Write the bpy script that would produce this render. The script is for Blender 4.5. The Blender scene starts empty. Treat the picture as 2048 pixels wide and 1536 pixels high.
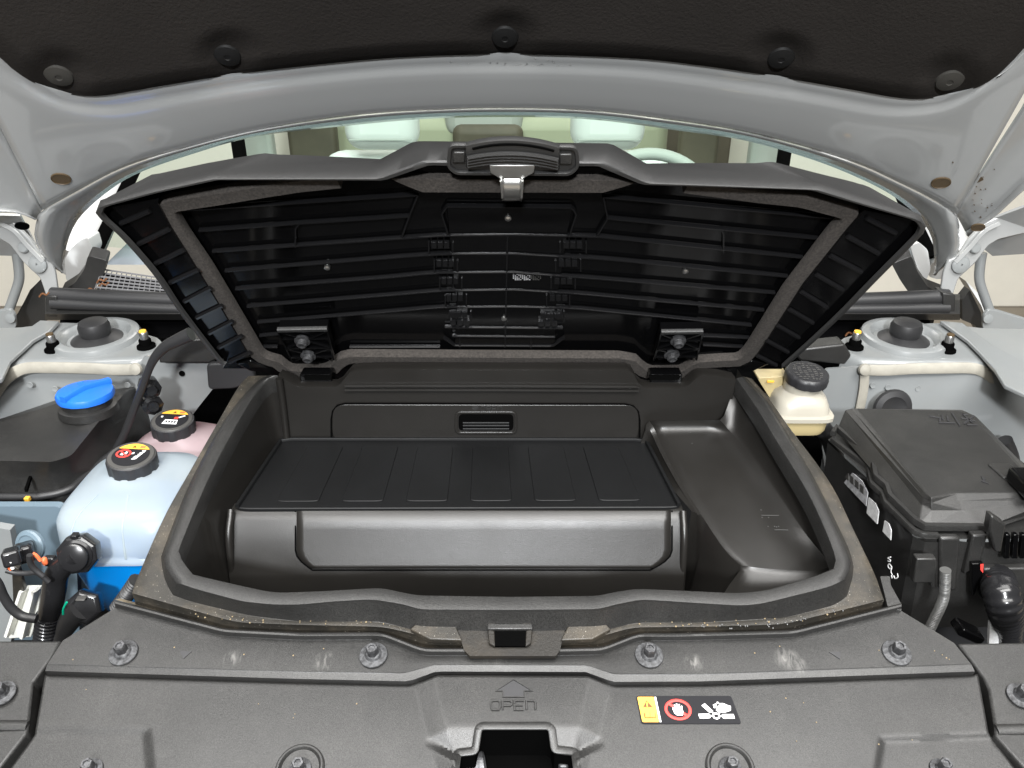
import bpy, bmesh, math, random
from mathutils import Vector, Matrix
random.seed(7)
S = bpy.context.scene
COL = S.collection
# ------------------------------------------------------------------ camera
FPX = 1607.0; PITCH = math.radians(27.0); CZ = 1.5      # focal length in photo pixels, tilt, eye height
SP, CP = math.sin(PITCH), math.cos(PITCH)
cam_d = bpy.data.cameras.new('camera'); cam = bpy.data.objects.new('camera', cam_d); COL.objects.link(cam)
cam_d.sensor_fit = 'HORIZONTAL'; cam_d.sensor_width = 36.0; cam_d.lens = 36.0*FPX/2048
cam_d.clip_start = 0.02; cam_d.clip_end = 100
cam.location = (0, 0, CZ); cam.rotation_euler = (math.pi/2-PITCH, 0, 0)
S.camera = cam
# ------------------------------------------------------------------ light
W = bpy.data.worlds.new('World'); S.world = W; W.use_nodes = True
bg = W.node_tree.nodes['Background']; bg.inputs[0].default_value = (1.0, 0.985, 0.96, 1); bg.inputs[1].default_value = 0.08
def area(name, loc, target, sx, sy, power, col=(1, .97, .93)):
    l = bpy.data.lights.new(name, 'AREA'); l.shape = 'RECTANGLE'; l.size = sx; l.size_y = sy; l.energy = power; l.color = col
    o = bpy.data.objects.new(name, l); COL.objects.link(o); o.location = loc
    o.rotation_euler = (Vector(target)-Vector(loc)).to_track_quat('-Z', 'Y').to_euler()
    return o
area('ceiling_lamp', (0, .55, 3.1), (0, .55, 1.0), 3.2, 1.2, 105, (1, .985, .96))
area('ceiling_lamp', (.25, -0.9, 3.1), (.1, -.2, 1.0), 3.0, .9, 165, (1, .985, .96))
area('ceiling_lamp', (-2.0, 1.5, 3.2), (-.5, 1.1, 1.0), .4, 1.8, 6)
area('ceiling_lamp', (2.0, 1.5, 3.2), (.5, 1.1, 1.0), .4, 1.8, 6)
area('ceiling_lamp', (-.08, -2.2, 2.75), (0, .8, 1.1), .26, .24, 150, (.96, .98, 1))
area('cabin_fill', (0, 2.9, 2.7), (0, 2.3, 1.1), 1.6, .8, 22)  # added, unseen; stands in for garage light falling into the cabin
S.view_settings.view_transform = 'Standard'; S.view_settings.look = 'None'
S.view_settings.exposure = 0.0; S.view_settings.gamma = 1.0; S.view_settings.use_curve_mapping = False
# ------------------------------------------------------------------ rays and surfaces
# Every surface is a function f(x,y,z)=0 in metres measured from the eye; rays through photo pixels find points on it.
def ray(u, v):
    a = (u-1024)/FPX; b = (768-v)/FPX
    return Vector((a, CP+b*SP, b*CP-SP))
def hit(u, v, f):
    d = ray(u, v); t0, t1 = .8, .9
    f0 = f(*(d*t0)); f1 = f(*(d*t1))
    for _ in range(40):
        if abs(f1-f0) < 1e-12: break
        t2 = t1-f1*(t1-t0)/(f1-f0); t0, f0 = t1, f1; t1 = max(.05, min(12, t2)); f1 = f(*(d*t1))
        if abs(f1) < 1e-9: break
    return d*t1+Vector((0, 0, CZ))
def hits(pts, f): return [hit(u, v, f) for u, v in pts]
def yp(c): return lambda x, y, z: y-c
def zp(c): return lambda x, y, z: z-c
def xp(c): return lambda x, y, z: x-c
SL = .245
def cov(h): return lambda x, y, z: z-(-.4678+SL*(y-.5248))-h
def low(h): return lambda x, y, z: z-(-.4678+SL*(y-.5248))+.036-h+.7*max(0, .46-y)**2
COVN = Vector((0, -SL, 1)).normalized()
PHI = math.radians(61)
LM = Vector((0, -math.sin(PHI), -math.cos(PHI))); LD = Vector((0, -math.cos(PHI), math.sin(PHI)))
def lid(h): return lambda x, y, z: (y-.815)*LM.y+(z+.3943)*LM.z-h
PSI = math.radians(50); HN = Vector((0, math.sin(PSI), math.cos(PSI)))
def hood(h): return lambda x, y, z: (y-1.23)*HN.y+(z+.4276)*HN.z-.075*(1-(x/.75)**2)+h
# ------------------------------------------------------------------ curves
def cr(pts, n):                      # Catmull-Rom through points, n samples
    P = [Vector(p) for p in pts]; P = [2*P[0]-P[1]]+P+[2*P[-1]-P[-2]]
    m = len(P)-3; out = []
    for i in range(n):
        t = i/(n-1)*m; k = min(int(t), m-1); t -= k
        a, b, c, d = P[k:k+4]
        out.append(.5*((2*b)+(c-a)*t+(2*a-5*b+4*c-d)*t*t+(3*b-a-3*c+d)*t**3))
    return out
def rs(pts, n):                      # resample by arc length
    P = [Vector(p) for p in pts]; L = [0]
    for i in range(1, len(P)): L.append(L[-1]+(P[i]-P[i-1]).length)
    out = []; k = 0
    for i in range(n):
        s = L[-1]*i/(n-1)
        while k < len(L)-2 and L[k+1] < s: k += 1
        t = (s-L[k])/max(1e-9, L[k+1]-L[k]); out.append(P[k].lerp(P[k+1], min(1, t)))
    return out
def ru(pts, n):                      # resample a pixel polyline at even steps of u
    out = []; u0, u1 = pts[0][0], pts[-1][0]; k = 0
    for i in range(n):
        u = u0+(u1-u0)*i/(n-1)
        while k < len(pts)-2 and pts[k+1][0] < u: k += 1
        (a, b), (c, d) = pts[k], pts[k+1]; t = min(1, max(0, (u-a)/(c-a))); out.append((u, b+(d-b)*t))
    return out
def blur(pts, k=1):
    for _ in range(k):
        pts = [pts[0]]+[((pts[i-1][0]+2*pts[i][0]+pts[i+1][0])/4, (pts[i-1][1]+2*pts[i][1]+pts[i+1][1])/4) for i in range(1, len(pts)-1)]+[pts[-1]]
    return pts
def rnd(poly, r, n=4):               # round the corners of a closed pixel outline
    out = []; m = len(poly)
    for i in range(m):
        p0, p1, p2 = Vector(poly[i-1]), Vector(poly[i]), Vector(poly[(i+1) % m])
        ra = min(r, (p0-p1).length*.45, (p2-p1).length*.45)
        a = p1+(p0-p1).normalized()*ra; b = p1+(p2-p1).normalized()*ra
        for j in range(n+1):
            t = j/n; out.append((1-t)**2*a+2*t*(1-t)*p1+t*t*b)
    return [(p[0], p[1]) for p in out]
# ------------------------------------------------------------------ materials
MATS = {}
def mat(name, col, rough=.5, metal=0, bump=0, bscale=400, coat=0, spec=.5, var=0, vscale=8, dust=0, dcol=(.35, .29, .2), alpha=1, trans=0, sheen=0, rvar=0, sss=0, speck=0, grain=0):
    m = bpy.data.materials.new(name); m.use_nodes = True; N = m.node_tree.nodes; Lk = m.node_tree.links
    p = N['Principled BSDF']; p.inputs['Roughness'].default_value = rough; p.inputs['Metallic'].default_value = metal
    p.inputs['Specular IOR Level'].default_value = spec; p.inputs['Coat Weight'].default_value = coat; p.inputs['Coat Roughness'].default_value = .06
    p.inputs['Alpha'].default_value = alpha; p.inputs['Transmission Weight'].default_value = trans; p.inputs['Sheen Weight'].default_value = sheen
    if sss: p.inputs['Subsurface Weight'].default_value = sss; p.inputs['Subsurface Radius'].default_value = (.03, .03, .03); p.inputs['Subsurface Scale'].default_value = 1
    geo = N.new('ShaderNodeNewGeometry'); src = geo.outputs['Position']
    def noise(sc, det=4, r=.6):
        n = N.new('ShaderNodeTexNoise'); n.inputs['Scale'].default_value = sc; n.inputs['Detail'].default_value = det; n.inputs['Roughness'].default_value = r
        Lk.new(src, n.inputs['Vector']); return n.outputs['Fac']
    def ramp(s, a, b):
        r = N.new('ShaderNodeMapRange'); r.inputs[1].default_value = a; r.inputs[2].default_value = b; Lk.new(s, r.inputs[0]); return r.outputs[0]
    def mix(f, a, b):
        x = N.new('ShaderNodeMix'); x.data_type = 'RGBA'
        if hasattr(f, 'links'): Lk.new(f, x.inputs[0])
        else: x.inputs[0].default_value = f
        for v, i in ((a, 6), (b, 7)):
            if hasattr(v, 'links'): Lk.new(v, x.inputs[i])
            else: x.inputs[i].default_value = (*v, 1)
        return x.outputs[2]
    c = col
    if var: c = mix(ramp(noise(vscale), .3, .7), [k*(1-var) for k in col], [min(1, k*(1+var)) for k in col])
    if dust:
        dn = N.new('ShaderNodeMath'); dn.operation = 'MULTIPLY'; dn.inputs[1].default_value = dust
        Lk.new(ramp(noise(22, 8, .7), .45, .75), dn.inputs[0]); c = mix(dn.outputs[0], c, dcol)
    if grain:
        gm = N.new('ShaderNodeMapRange'); gm.inputs[1].default_value = .3; gm.inputs[2].default_value = .7; gm.inputs[3].default_value = 1-grain; gm.inputs[4].default_value = 1+grain; Lk.new(noise(1000, 1), gm.inputs[0])
        sc_ = N.new('ShaderNodeVectorMath'); sc_.operation = 'SCALE'; Lk.new(c, sc_.inputs[0]); Lk.new(gm.outputs[0], sc_.inputs['Scale']); c = sc_.outputs[0]
    if speck:
        c = mix(ramp(noise(900, 1, .5), .74-speck*.05, .80), c, (.45, .42, .36))
    if hasattr(c, 'links'): Lk.new(c, p.inputs['Base Color'])
    else: p.inputs['Base Color'].default_value = (*c, 1)
    if rvar:
        r = N.new('ShaderNodeMapRange'); r.inputs[1].default_value = .3; r.inputs[2].default_value = .7
        r.inputs[3].default_value = rough-rvar; r.inputs[4].default_value = rough+rvar; Lk.new(noise(14, 6), r.inputs[0]); Lk.new(r.outputs[0], p.inputs['Roughness'])
    if bump:
        b = N.new('ShaderNodeBump'); b.inputs['Strength'].default_value = bump; b.inputs['Distance'].default_value = .0006
        Lk.new(noise(bscale, 2), b.inputs['Height']); Lk.new(b.outputs[0], p.inputs['Normal'])
    MATS[name] = m; return m
PL = mat('grained_black_plastic', (.0185, .0183, .0178), .36, bump=.3, bscale=1500, var=.12, vscale=6, rvar=.06, dust=.09, dcol=(.12, .115, .108), grain=.45)
PLD = mat('dusty_black_plastic', (.022, .020, .0165), .45, bump=.4, bscale=1200, var=.2, vscale=20, rvar=.08, dust=.28, dcol=(.20, .16, .11), speck=.4)
TUBM = mat('tub_black_plastic', (.0112, .0104, .0094), .33, bump=.2, bscale=1600, var=.15, vscale=5, rvar=.05)
GLB = mat('glossy_black_plastic', (.002, .002, .0022), .13, rvar=.06, spec=.3)
LIDM = mat('lid_edge_plastic', (.021, .021, .021), .45, bump=.5, bscale=1500)
MATT = mat('rubber_mat_black', (.0035, .0037, .004), .55, spec=.3, bump=.3, bscale=900, var=.3, vscale=9)
FELT = mat('felt_liner', (.021, .0185, .0168), .95, spec=.15, bump=1.0, bscale=260, var=.15, vscale=5)
FOAM = mat('foam_seal', (.036, .0315, .028), 1, bump=1.0, bscale=550, var=.45, vscale=420)
GRIB = mat('dark_grey_conduit', (.07, .07, .068), .4); RIBM = mat('lit_rib_plastic', (.006, .006, .0065), .24, spec=.45)  # RIBM: lid plastic lightened to put the ribs' edge reflections into colour
MUD = mat('muddy_plastic', (.009, .0075, .0055), .6, dust=.25, dcol=(.08, .06, .035), bump=.6, bscale=500)
GUT = mat('dirt_filled_gutter', (.05, .042, .03), .6, dust=.8, dcol=(.33, .27, .18), bump=.6, bscale=500)
CLIP = mat('fastener_black', (.010, .010, .010), .6, spec=.2); CLIPG = mat('fastener_grey', (.04, .038, .034), .7, spec=.2)
PAINT = mat('grey_white_paint', (.29, .296, .294), .24, coat=.8, var=.02, vscale=2)
PAINTR = mat('satin_grey_paint', (.205, .216, .218), .30, coat=.5, bump=.03, bscale=200, var=.08, vscale=7, dust=.1, dcol=(.25, .22, .18))
PAINTW = mat('white_body_paint', (.55, .56, .56), .25, coat=.5)
SEAL = mat('cream_sealant', (.29, .275, .235), .6, bump=.5, bscale=60, var=.15, vscale=30)
RUB = mat('black_rubber', (.02, .02, .021), .45, bump=.15, bscale=500)
GLOSSH = mat('glossy_black_hose', (.012, .012, .013), .22, rvar=.05)
BLK = mat('deep_black', (.002, .002, .002), 1, spec=0)  # puts the shade inside holes into colour; also serves plain black parts
DARK = mat('dark_bay_metal', (.012, .012, .013), .7)  # plain dark metal for bay floor and wall
BOLT = mat('zinc_bolt', (.085, .086, .09), .45, metal=.7, bump=.6, bscale=500, var=.5, vscale=260)
WASH = mat('grey_washer', (.06, .061, .064), .55, metal=.4, bump=.7, bscale=420, var=.7, vscale=300)
STEEL = mat('brushed_steel', (.42, .42, .41), .33, metal=.95, bump=.1, bscale=300)
BLUE = mat('blue_cap_plastic', (.015, .14, .62), .4, bump=.15, bscale=900)
CAPB = mat('cap_black_plastic', (.022, .022, .024), .42, bump=.2, bscale=900)
CAPT = mat('cap_grey_top', (.06, .058, .055), .5)
YEL = mat('yellow_print', (.85, .46, .05), .5); WHT = mat('white_print', (.85, .85, .85), .5); RED = mat('red_print', (.72, .05, .04), .5)
BKP = mat('black_print', (.012, .012, .014), .7, spec=.2); ORG = mat('orange_clip', (.75, .16, .06), .4); DKB = mat('dark_brown_print', (.12, .045, .005), .5)
LABEL = mat('grey_label', (.36, .36, .37), .5, var=.35, vscale=150); LABELW = mat('white_label', (.62, .62, .62), .5, var=.2, vscale=200)
BROWN = mat('brown_wax', (.07, .045, .02), .5); RUST = mat('leaf_debris', (.13, .05, .015), .8)
WALLM = mat('cream_wall_paint', (.80, .77, .68), .8, var=.03); FLOORM = mat('tan_floor', (.27, .235, .19), .6, var=.1)
SEAT = mat('white_leather', (.80, .82, .80), .5, bump=.1, bscale=300); CABD = mat('dark_cabin_trim', (.10, .085, .06), .6, var=.3, vscale=4)
CABG = mat('grey_cabin_trim', (.45, .47, .44), .6); OLV = mat('olive_rear_seat', (.40, .42, .30), .6); GRID = mat('grey_grille', (.15, .15, .155), .45)
FLUID = mat('yellow_brake_reservoir', (.44, .36, .19), .35); CREAMT = mat('cream_tank', (.34, .32, .27), .35)
GREYT = mat('blue_grey_tank', (.12, .165, .20), .35)
COOLB = mat('blue_coolant', (.0, .19, .58), .2); COOLP = mat('pink_coolant', (.75, .10, .18), .25)
def milky(name, col, tr):
    m = bpy.data.materials.new(name); m.use_nodes = True; N = m.node_tree.nodes; Lk = m.node_tree.links
    p = N['Principled BSDF']; p.inputs['Base Color'].default_value = (*col, 1); p.inputs['Roughness'].default_value = .28
    t = N.new('ShaderNodeBsdfTranslucent'); t.inputs[0].default_value = (*col, 1)
    tp = N.new('ShaderNodeBsdfTransparent'); tp.inputs[0].default_value = (*col, 1)
    a = N.new('ShaderNodeMixShader'); a.inputs[0].default_value = .35; b = N.new('ShaderNodeMixShader'); b.inputs[0].default_value = tr
    Lk.new(p.outputs[0], a.inputs[1]); Lk.new(t.outputs[0], a.inputs[2]); Lk.new(a.outputs[0], b.inputs[1]); Lk.new(tp.outputs[0], b.inputs[2])
    Lk.new(b.outputs[0], N['Material Output'].inputs[0]); return m
MILK = milky('milky_blue_bottle', (.55, .62, .645), .35); MILKP = milky('milky_pink_bottle', (.58, .46, .48), .22)
def glassm():
    m = bpy.data.materials.new('tinted_glass'); m.use_nodes = True; N = m.node_tree.nodes; Lk = m.node_tree.links
    tp = N.new('ShaderNodeBsdfTransparent'); tp.inputs[0].default_value = (.85, .95, .90, 1)
    g = N.new('ShaderNodeBsdfGlossy'); g.inputs['Roughness'].default_value = .03
    fr = N.new('ShaderNodeFresnel'); fr.inputs[0].default_value = 1.45; x = N.new('ShaderNodeMixShader')
    Lk.new(fr.outputs[0], x.inputs[0]); Lk.new(tp.outputs[0], x.inputs[1]); Lk.new(g.outputs[0], x.inputs[2]); Lk.new(x.outputs[0], N['Material Output'].inputs[0]); return m
GLASS = glassm()
# ------------------------------------------------------------------ objects
TOPS = []
def thing(name, label, cat, group=None):
    o = bpy.data.objects.new(name, None); COL.objects.link(o); o.empty_display_size = .02
    o['label'] = label; o['category'] = cat
    if group: o['group'] = group
    TOPS.append(o); return o
def tag(o, label, cat, group=None):
    o['label'] = label; o['category'] = cat
    if group: o['group'] = group
    TOPS.append(o); return o
def struct(o): o['kind'] = 'structure'; TOPS.append(o); return o
def mk(name, V, Fc, m, par=None, smooth=35, bev=0, solid=0, label=None, sub=0, bseg=2):
    me = bpy.data.meshes.new(name); me.from_pydata([tuple(v) for v in V], [], Fc); me.update()
    bm = bmesh.new(); bm.from_mesh(me); bmesh.ops.remove_doubles(bm, verts=bm.verts, dist=1e-6)
    bm.to_mesh(me); bm.free()
    if smooth: me.shade_smooth(); me.set_sharp_from_angle(angle=math.radians(smooth))
    me.materials.append(m)
    o = bpy.data.objects.new(name, me); COL.objects.link(o)
    if par is not None: o.parent = par
    if solid: s = o.modifiers.new('thick', 'SOLIDIFY'); s.thickness = solid; s.offset = 1
    if bev: b = o.modifiers.new('bevel', 'BEVEL'); b.width = bev; b.segments = bseg; b.limit_method = 'ANGLE'; b.angle_limit = math.radians(30)
    if sub: s = o.modifiers.new('sub', 'SUBSURF'); s.levels = s.render_levels = sub
    if label: o['label'] = label
    return o
def gridmesh(rows, closed=False, capa=False, capb=False):
    n = len(rows[0]); V = [p for r in rows for p in r]; Fc = []
    for i in range(len(rows)-1):
        for j in range(n if closed else n-1):
            k = (j+1) % n; Fc.append((i*n+j, i*n+k, (i+1)*n+k, (i+1)*n+j))
    if capa: Fc.append(tuple(range(n-1, -1, -1)))
    if capb: Fc.append(tuple(range((len(rows)-1)*n, len(rows)*n)))
    return V, Fc
def loft(name, rows, m, par=None, closed=False, capa=False, capb=False, **k):
    V, Fc = gridmesh(rows, closed, capa, capb); return mk(name, V, Fc, m, par, **k)
def plate(name, pts3, d, m, par=None, **k):      # closed outline + thickness vector d
    n = len(pts3); V = list(pts3)+[p+d for p in pts3]
    Fc = [tuple(range(n)), tuple(range(2*n-1, n-1, -1))]+[(i, i+n, (i+1) % n+n, (i+1) % n) for i in range(n)]
    o = mk(name, V, Fc, m, par, smooth=0, **k)
    bm = bmesh.new(); bm.from_mesh(o.data); bmesh.ops.recalc_face_normals(bm, faces=bm.faces); bm.to_mesh(o.data); bm.free()
    o.data.shade_smooth(); o.data.set_sharp_from_angle(angle=math.radians(30)); return o
def pplate(name, px, f, d, m, par=None, **k): return plate(name, hits(px, f), d, m, par, **k)
def frame(axis):
    z = axis.normalized(); x = Vector((1, 0, 0)) if abs(z.x) < .9 else Vector((0, 1, 0))
    y = z.cross(x).normalized(); x = y.cross(z); return x, y, z
def lathe(name, prof, c, axis, m, par=None, seg=28, rmod=None, squash=1, **k):
    x, y, z = frame(axis); rows = []
    for r, h in prof:
        rows.append([c+x*(r*(rmod(2*math.pi*j/seg, h) if rmod else 1)*math.cos(2*math.pi*j/seg))+y*(squash*r*(rmod(2*math.pi*j/seg, h) if rmod else 1)*math.sin(2*math.pi*j/seg))+z*h for j in range(seg)])
    return loft(name, rows, m, par, closed=True, capa=True, capb=True, **k)
def tube(name, path, r, m, par=None, seg=12, n=40, corr=0, pitch=.006, curve=True, **k):
    P = cr(path, n) if curve else rs(path, n)
    T = [(P[min(i+1, n-1)]-P[max(i-1, 0)]).normalized() for i in range(n)]
    x = frame(T[0])[0]; rows = []; s = 0
    for i in range(n):
        x = (x-T[i]*x.dot(T[i])).normalized(); y = T[i].cross(x)
        if i: s += (P[i]-P[i-1]).length
        q = i/(n-1); rr = r if not isinstance(r, (list, tuple)) else r[min(int(q*(len(r)-1)), len(r)-2)]*(1-(q*(len(r)-1)-min(int(q*(len(r)-1)), len(r)-2)))+r[min(int(q*(len(r)-1)), len(r)-2)+1]*(q*(len(r)-1)-min(int(q*(len(r)-1)), len(r)-2))
        if corr: rr *= 1+corr*(.5+.5*math.cos(2*math.pi*s/pitch))
        rows.append([P[i]+x*(rr*math.cos(2*math.pi*j/seg))+y*(rr*math.sin(2*math.pi*j/seg)) for j in range(seg)])
    return loft(name, rows, m, par, closed=True, capa=True, capb=True, smooth=60, **k)
def band(name, path, nrm, w, h, m, par=None, flat=.75, **k):   # strip of rounded section lying on a surface
    n = len(path); rows = []
    for i in range(n):
        t0 = (path[i]-path[i-1]).normalized() if i else None; t1 = (path[i+1]-path[i]).normalized() if i < n-1 else None
        t = (t0 or t1) if (t0 is None or t1 is None) else (t0+t1).normalized()
        sc = 1 if (t0 is None or t1 is None) else 1/max(.6, math.sqrt(max(.01, (1+t0.dot(t1))/2)))
        nn = nrm(path[i]) if callable(nrm) else nrm
        s = t.cross(nn).normalized()
        rows.append([path[i]+s*(a*w*sc)+nn*(b*h) for a, b in ((-.5, 0), (-.5, flat), (-.5*flat, 1), (.5*flat, 1), (.5, flat), (.5, 0))])
    return loft(name, rows, m, par, closed=True, capa=True, capb=True, smooth=40, **k)
def rbox(name, c, sx, sy, sz, m, par=None, bev=.01, rot=None, seg=3, **k):
    V = [Vector((a*sx/2, b*sy/2, d*sz/2)) for a in (-1, 1) for b in (-1, 1) for d in (-1, 1)]
    if rot is not None: V = [rot @ v for v in V]
    return mk(name, [c+v for v in V], [(0, 1, 3, 2), (4, 6, 7, 5), (0, 4, 5, 1), (2, 3, 7, 6), (0, 2, 6, 4), (1, 5, 7, 3)], m, par, smooth=50, bev=bev, bseg=seg, **k)
def sect(cx, cy, z, rx, ry, n=36, p=4, fl=0):      # rounded-box cross-section
    out = []
    for j in range(n):
        a = 2*math.pi*j/n; c, s = math.cos(a), math.sin(a); q = (abs(c)**p+abs(s)**p)**(-1/p)*(1+fl*math.cos(7*a+.6)); out.append(Vector((cx+rx*c*q, cy+ry*s*q, z+CZ)))
    return out
def boltpart(name, c, nrm, rw, rh, par, matw=WASH, math_=BOLT, tilt=0):
    a = (nrm+Vector((random.uniform(-.03, .03), random.uniform(-.03, .03), 0))).normalized()
    w = lathe(name, [(rw*.9, -.0005), (rw, .0006), (rw*.97, .0014), (rw*.6, .0022), (rw*.5, .0042), (rh*1.0, .0046)], c, a, matw, par, seg=26)
    x, y, z = frame(a); ph = random.random()
    hx = lambda r, h: [c+z*h+x*(r*math.cos(ph+math.pi/3*j))+y*(r*math.sin(ph+math.pi/3*j)) for j in range(6)]
    loft('hex_head', [hx(rh, .003), hx(rh, .0105), hx(rh*.86, .012), hx(rh*.55, .012), hx(rh*.5, .0108)], math_, w, closed=True, capa=True, capb=True, smooth=20)
    return w
# ================================================================== setting
def quad(name, pts, m): return mk(name, [Vector(p)+Vector((0, 0, CZ)) for p in pts], [(0, 1, 2, 3)], m, smooth=0)
struct(quad('floor', [(-9, -6, -1.5), (9, -6, -1.5), (9, 9, -1.5), (-9, 9, -1.5)], FLOORM))
o = rbox('garage_wall', Vector((0, 3.95, CZ-.1)), 16, .3, 2.8, WALLM, bev=.01); tag(o, 'cream painted wall in the background behind the car', 'wall')
# ================================================================== hood
H = thing('hood', 'raised pale grey hood seen from underneath with black felt liner', 'hood')
A = [(-130, 0), (-60, 62), (0, 113), (30, 140), (70, 165), (110, 181), (155, 189), (200, 190), (260, 181), (330, 169), (455, 149), (620, 129), (800, 113), (1010, 107), (1250, 114), (1400, 129), (1560, 153), (1700, 177), (1790, 193), (1850, 196), (1920, 185), (1980, 160), (2020, 125), (2060, 82), (2170, -30)]
C_ = [(85, 420), (147, 386), (239, 338), (342, 304), (513, 261), (700, 232), (850, 221), (1010, 217), (1180, 222), (1348, 241), (1485, 263), (1621, 297), (1724, 331), (1792, 362), (1861, 396), (1912, 428)]
D_ = [(127, 546), (129, 520), (137, 478), (160, 434), (212, 386), (273, 348), (376, 311), (513, 273), (700, 251), (850, 238), (1010, 234), (1180, 239), (1348, 260), (1485, 280), (1621, 318), (1724, 359), (1792, 396), (1843, 441), (1864, 478), (1869, 525), (1868, 551)]
Cl = [(126, 547), (92, 522), (70, 480), (72, 445)]+C_[0:]+[(1919, 470), (1914, 510), (1868, 551)]
nH = 110
Apx = rs(cr(A, 240), nH); Cpx = rs(cr(C_, 200), nH)
# rows between liner edge and rear hem: a soft step, then the broad flat
hr = []
for f_, h_ in ((-.10, -.004), (0, 0), (.14, .0002), (.20, .0008), (.26, .0022), (.32, .0038), (.38, .0046), (.5, .005), (.7, .005), (.9, .0048), (.97, .004), (1, .002)):
    row = []
    for a, c in zip(Apx, Cpx):
        p = a.lerp(c, f_); row.append(hit(p[0], p[1], hood(h_)))
    hr.append(row)
loft('inner_panel', hr, PAINT, H, solid=.004, smooth=60)
Clp = rs(cr(Cl, 240), nH); Dp = rs(cr(D_, 240), nH)
rr = []
for f_, h_ in ((0, .0), (.12, .006), (.3, .006), (.45, .001), (.75, -.004), (1, -.012)):
    rr.append([hit(*(c.lerp(d, f_)), hood(h_)) for c, d in zip(Clp, Dp)])
loft('rear_flange', rr, PAINT, H, solid=.003, smooth=60)
for P_, Q_ in (([(85, 420), (40, 328), (0, 250), (-130, 0)], [(70, 440), (38, 426), (0, 425), (-260, 420)]), ([(1912, 428), (1960, 350), (2048, 215), (2170, -30)], [(1932, 466), (1985, 434), (2048, 375), (2250, 250)])):
    P3, Q3 = rs(P_, 16), rs(Q_, 16)
    rows = [[hit(*(a.lerp(b, f_)), hood(h_)) for a, b in zip(P3, Q3)] for f_, h_ in ((0, 0), (.12, -.005), (.5, -.008), (.9, -.004), (1, .008))]
    loft('side_flange', rows, PAINT, H, solid=.003, smooth=50)
for px in ([(-200, 425), (40, 432), (72, 492), (30, 512), (-200, 505)], [(1932, 470), (1990, 436), (2250, 340), (2250, 495), (1985, 512)]):
    pplate('outer_skin', px, hood(-.045), HN*.004, PAINT, H)
ex = [[p, p+Vector((0, -math.cos(PSI), math.sin(PSI)))*.2, p+Vector((0, -math.cos(PSI), math.sin(PSI)))*.42] for p in hits([(-130, 0), (-20, 0)], hood(.002))]
# liner: a thick felt pad, pressed flat at the clips
CL = [(118, 150), (455, 110), (1010, 73), (1562, 115), (1899, 160)]
def liner_h(u, v, e):
    h = .012*min(1, max(0, e/26))**.5+.003
    for cu, cv in CL:
        d = math.hypot((u-cu)/1.15, v-cv); q = max(0, 1-(max(0, d-24)/34)); h -= .0085*(q*q*(3-2*q))
    return h
rows = []
for k in range(46):
    f_ = (k/45)**1.5; row = []
    for a in Apx:
        top = -330; v = a[1]+2+(top-a[1])*f_; e = a[1]-v
        cx = a[0]+(1020-a[0])*.35*f_
        row.append(hit(cx, v, hood(liner_h(cx, v, e))))
    rows.append(row)
for k in (.06, .14, .24, .36): rows.append([p+Vector((0, -math.cos(PSI), math.sin(PSI)))*k for p in rows[45]])
ln = loft('liner', rows, FELT, H, smooth=70)
for k, (u, v) in enumerate(CL):
    c = hit(u, v, hood(.006)); n_ = -(HN+Vector((.267*c.x, 0, 0))).normalized()
    cl_ = lathe('fastener', [(.016, -.003), (.0165, 0), (.0145, .0028), (.010, .0042), (.004, .0046), (.0035, .0038)], c, n_, CLIP if 0 < k < 4 else CLIPG, ln, seg=26)
for u, v, r, m_ in ((122, 358, .0118, BROWN), (1882, 366, .0118, BROWN), (44, 452, .009, BLK), (1956, 455, .009, BROWN)):
    c = hit(u, v, hood(.0058 if v < 400 else .010)); lathe('access_hole', [(r*1.08, -.001), (r*1.08, .0008), (r, .0012), (r*.97, .0004), (r*.3, .0003)], c, -(HN+Vector((.267*c.x, 0, 0))).normalized(), m_, H, seg=24, squash=.9)
rp = rnd([(1943, 346), (1953, 350), (1958, 344), (1963, 354), (1968, 358), (1960, 362), (1950, 366), (1943, 360)], 3)
pplate('dirt_mark', rp, hood(-.003), -HN*.0012, BROWN, H)
for i in range(26):
    u = random.gauss(1955, 26); v = random.gauss(395, 28); s = random.uniform(.8, 2)
    if u < 2040 and u > 1890+(v-330)*.3: pplate('dirt_mark', [(u-s, v), (u, v-s*.8), (u+s, v+.3*s), (u, v+s)], hood(.0052 if u < 1925 else -.004), -HN*.0006, BROWN, H)
for i in range(30):
    u = random.gauss(1020, 60); v = 128+random.gauss(0, 6); lathe('water_drop', [(.0007, 0), (.0006, .0003), (.0002, .0005)], hit(u, v, hood(.001)), -HN, STEEL, H, seg=8)
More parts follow.
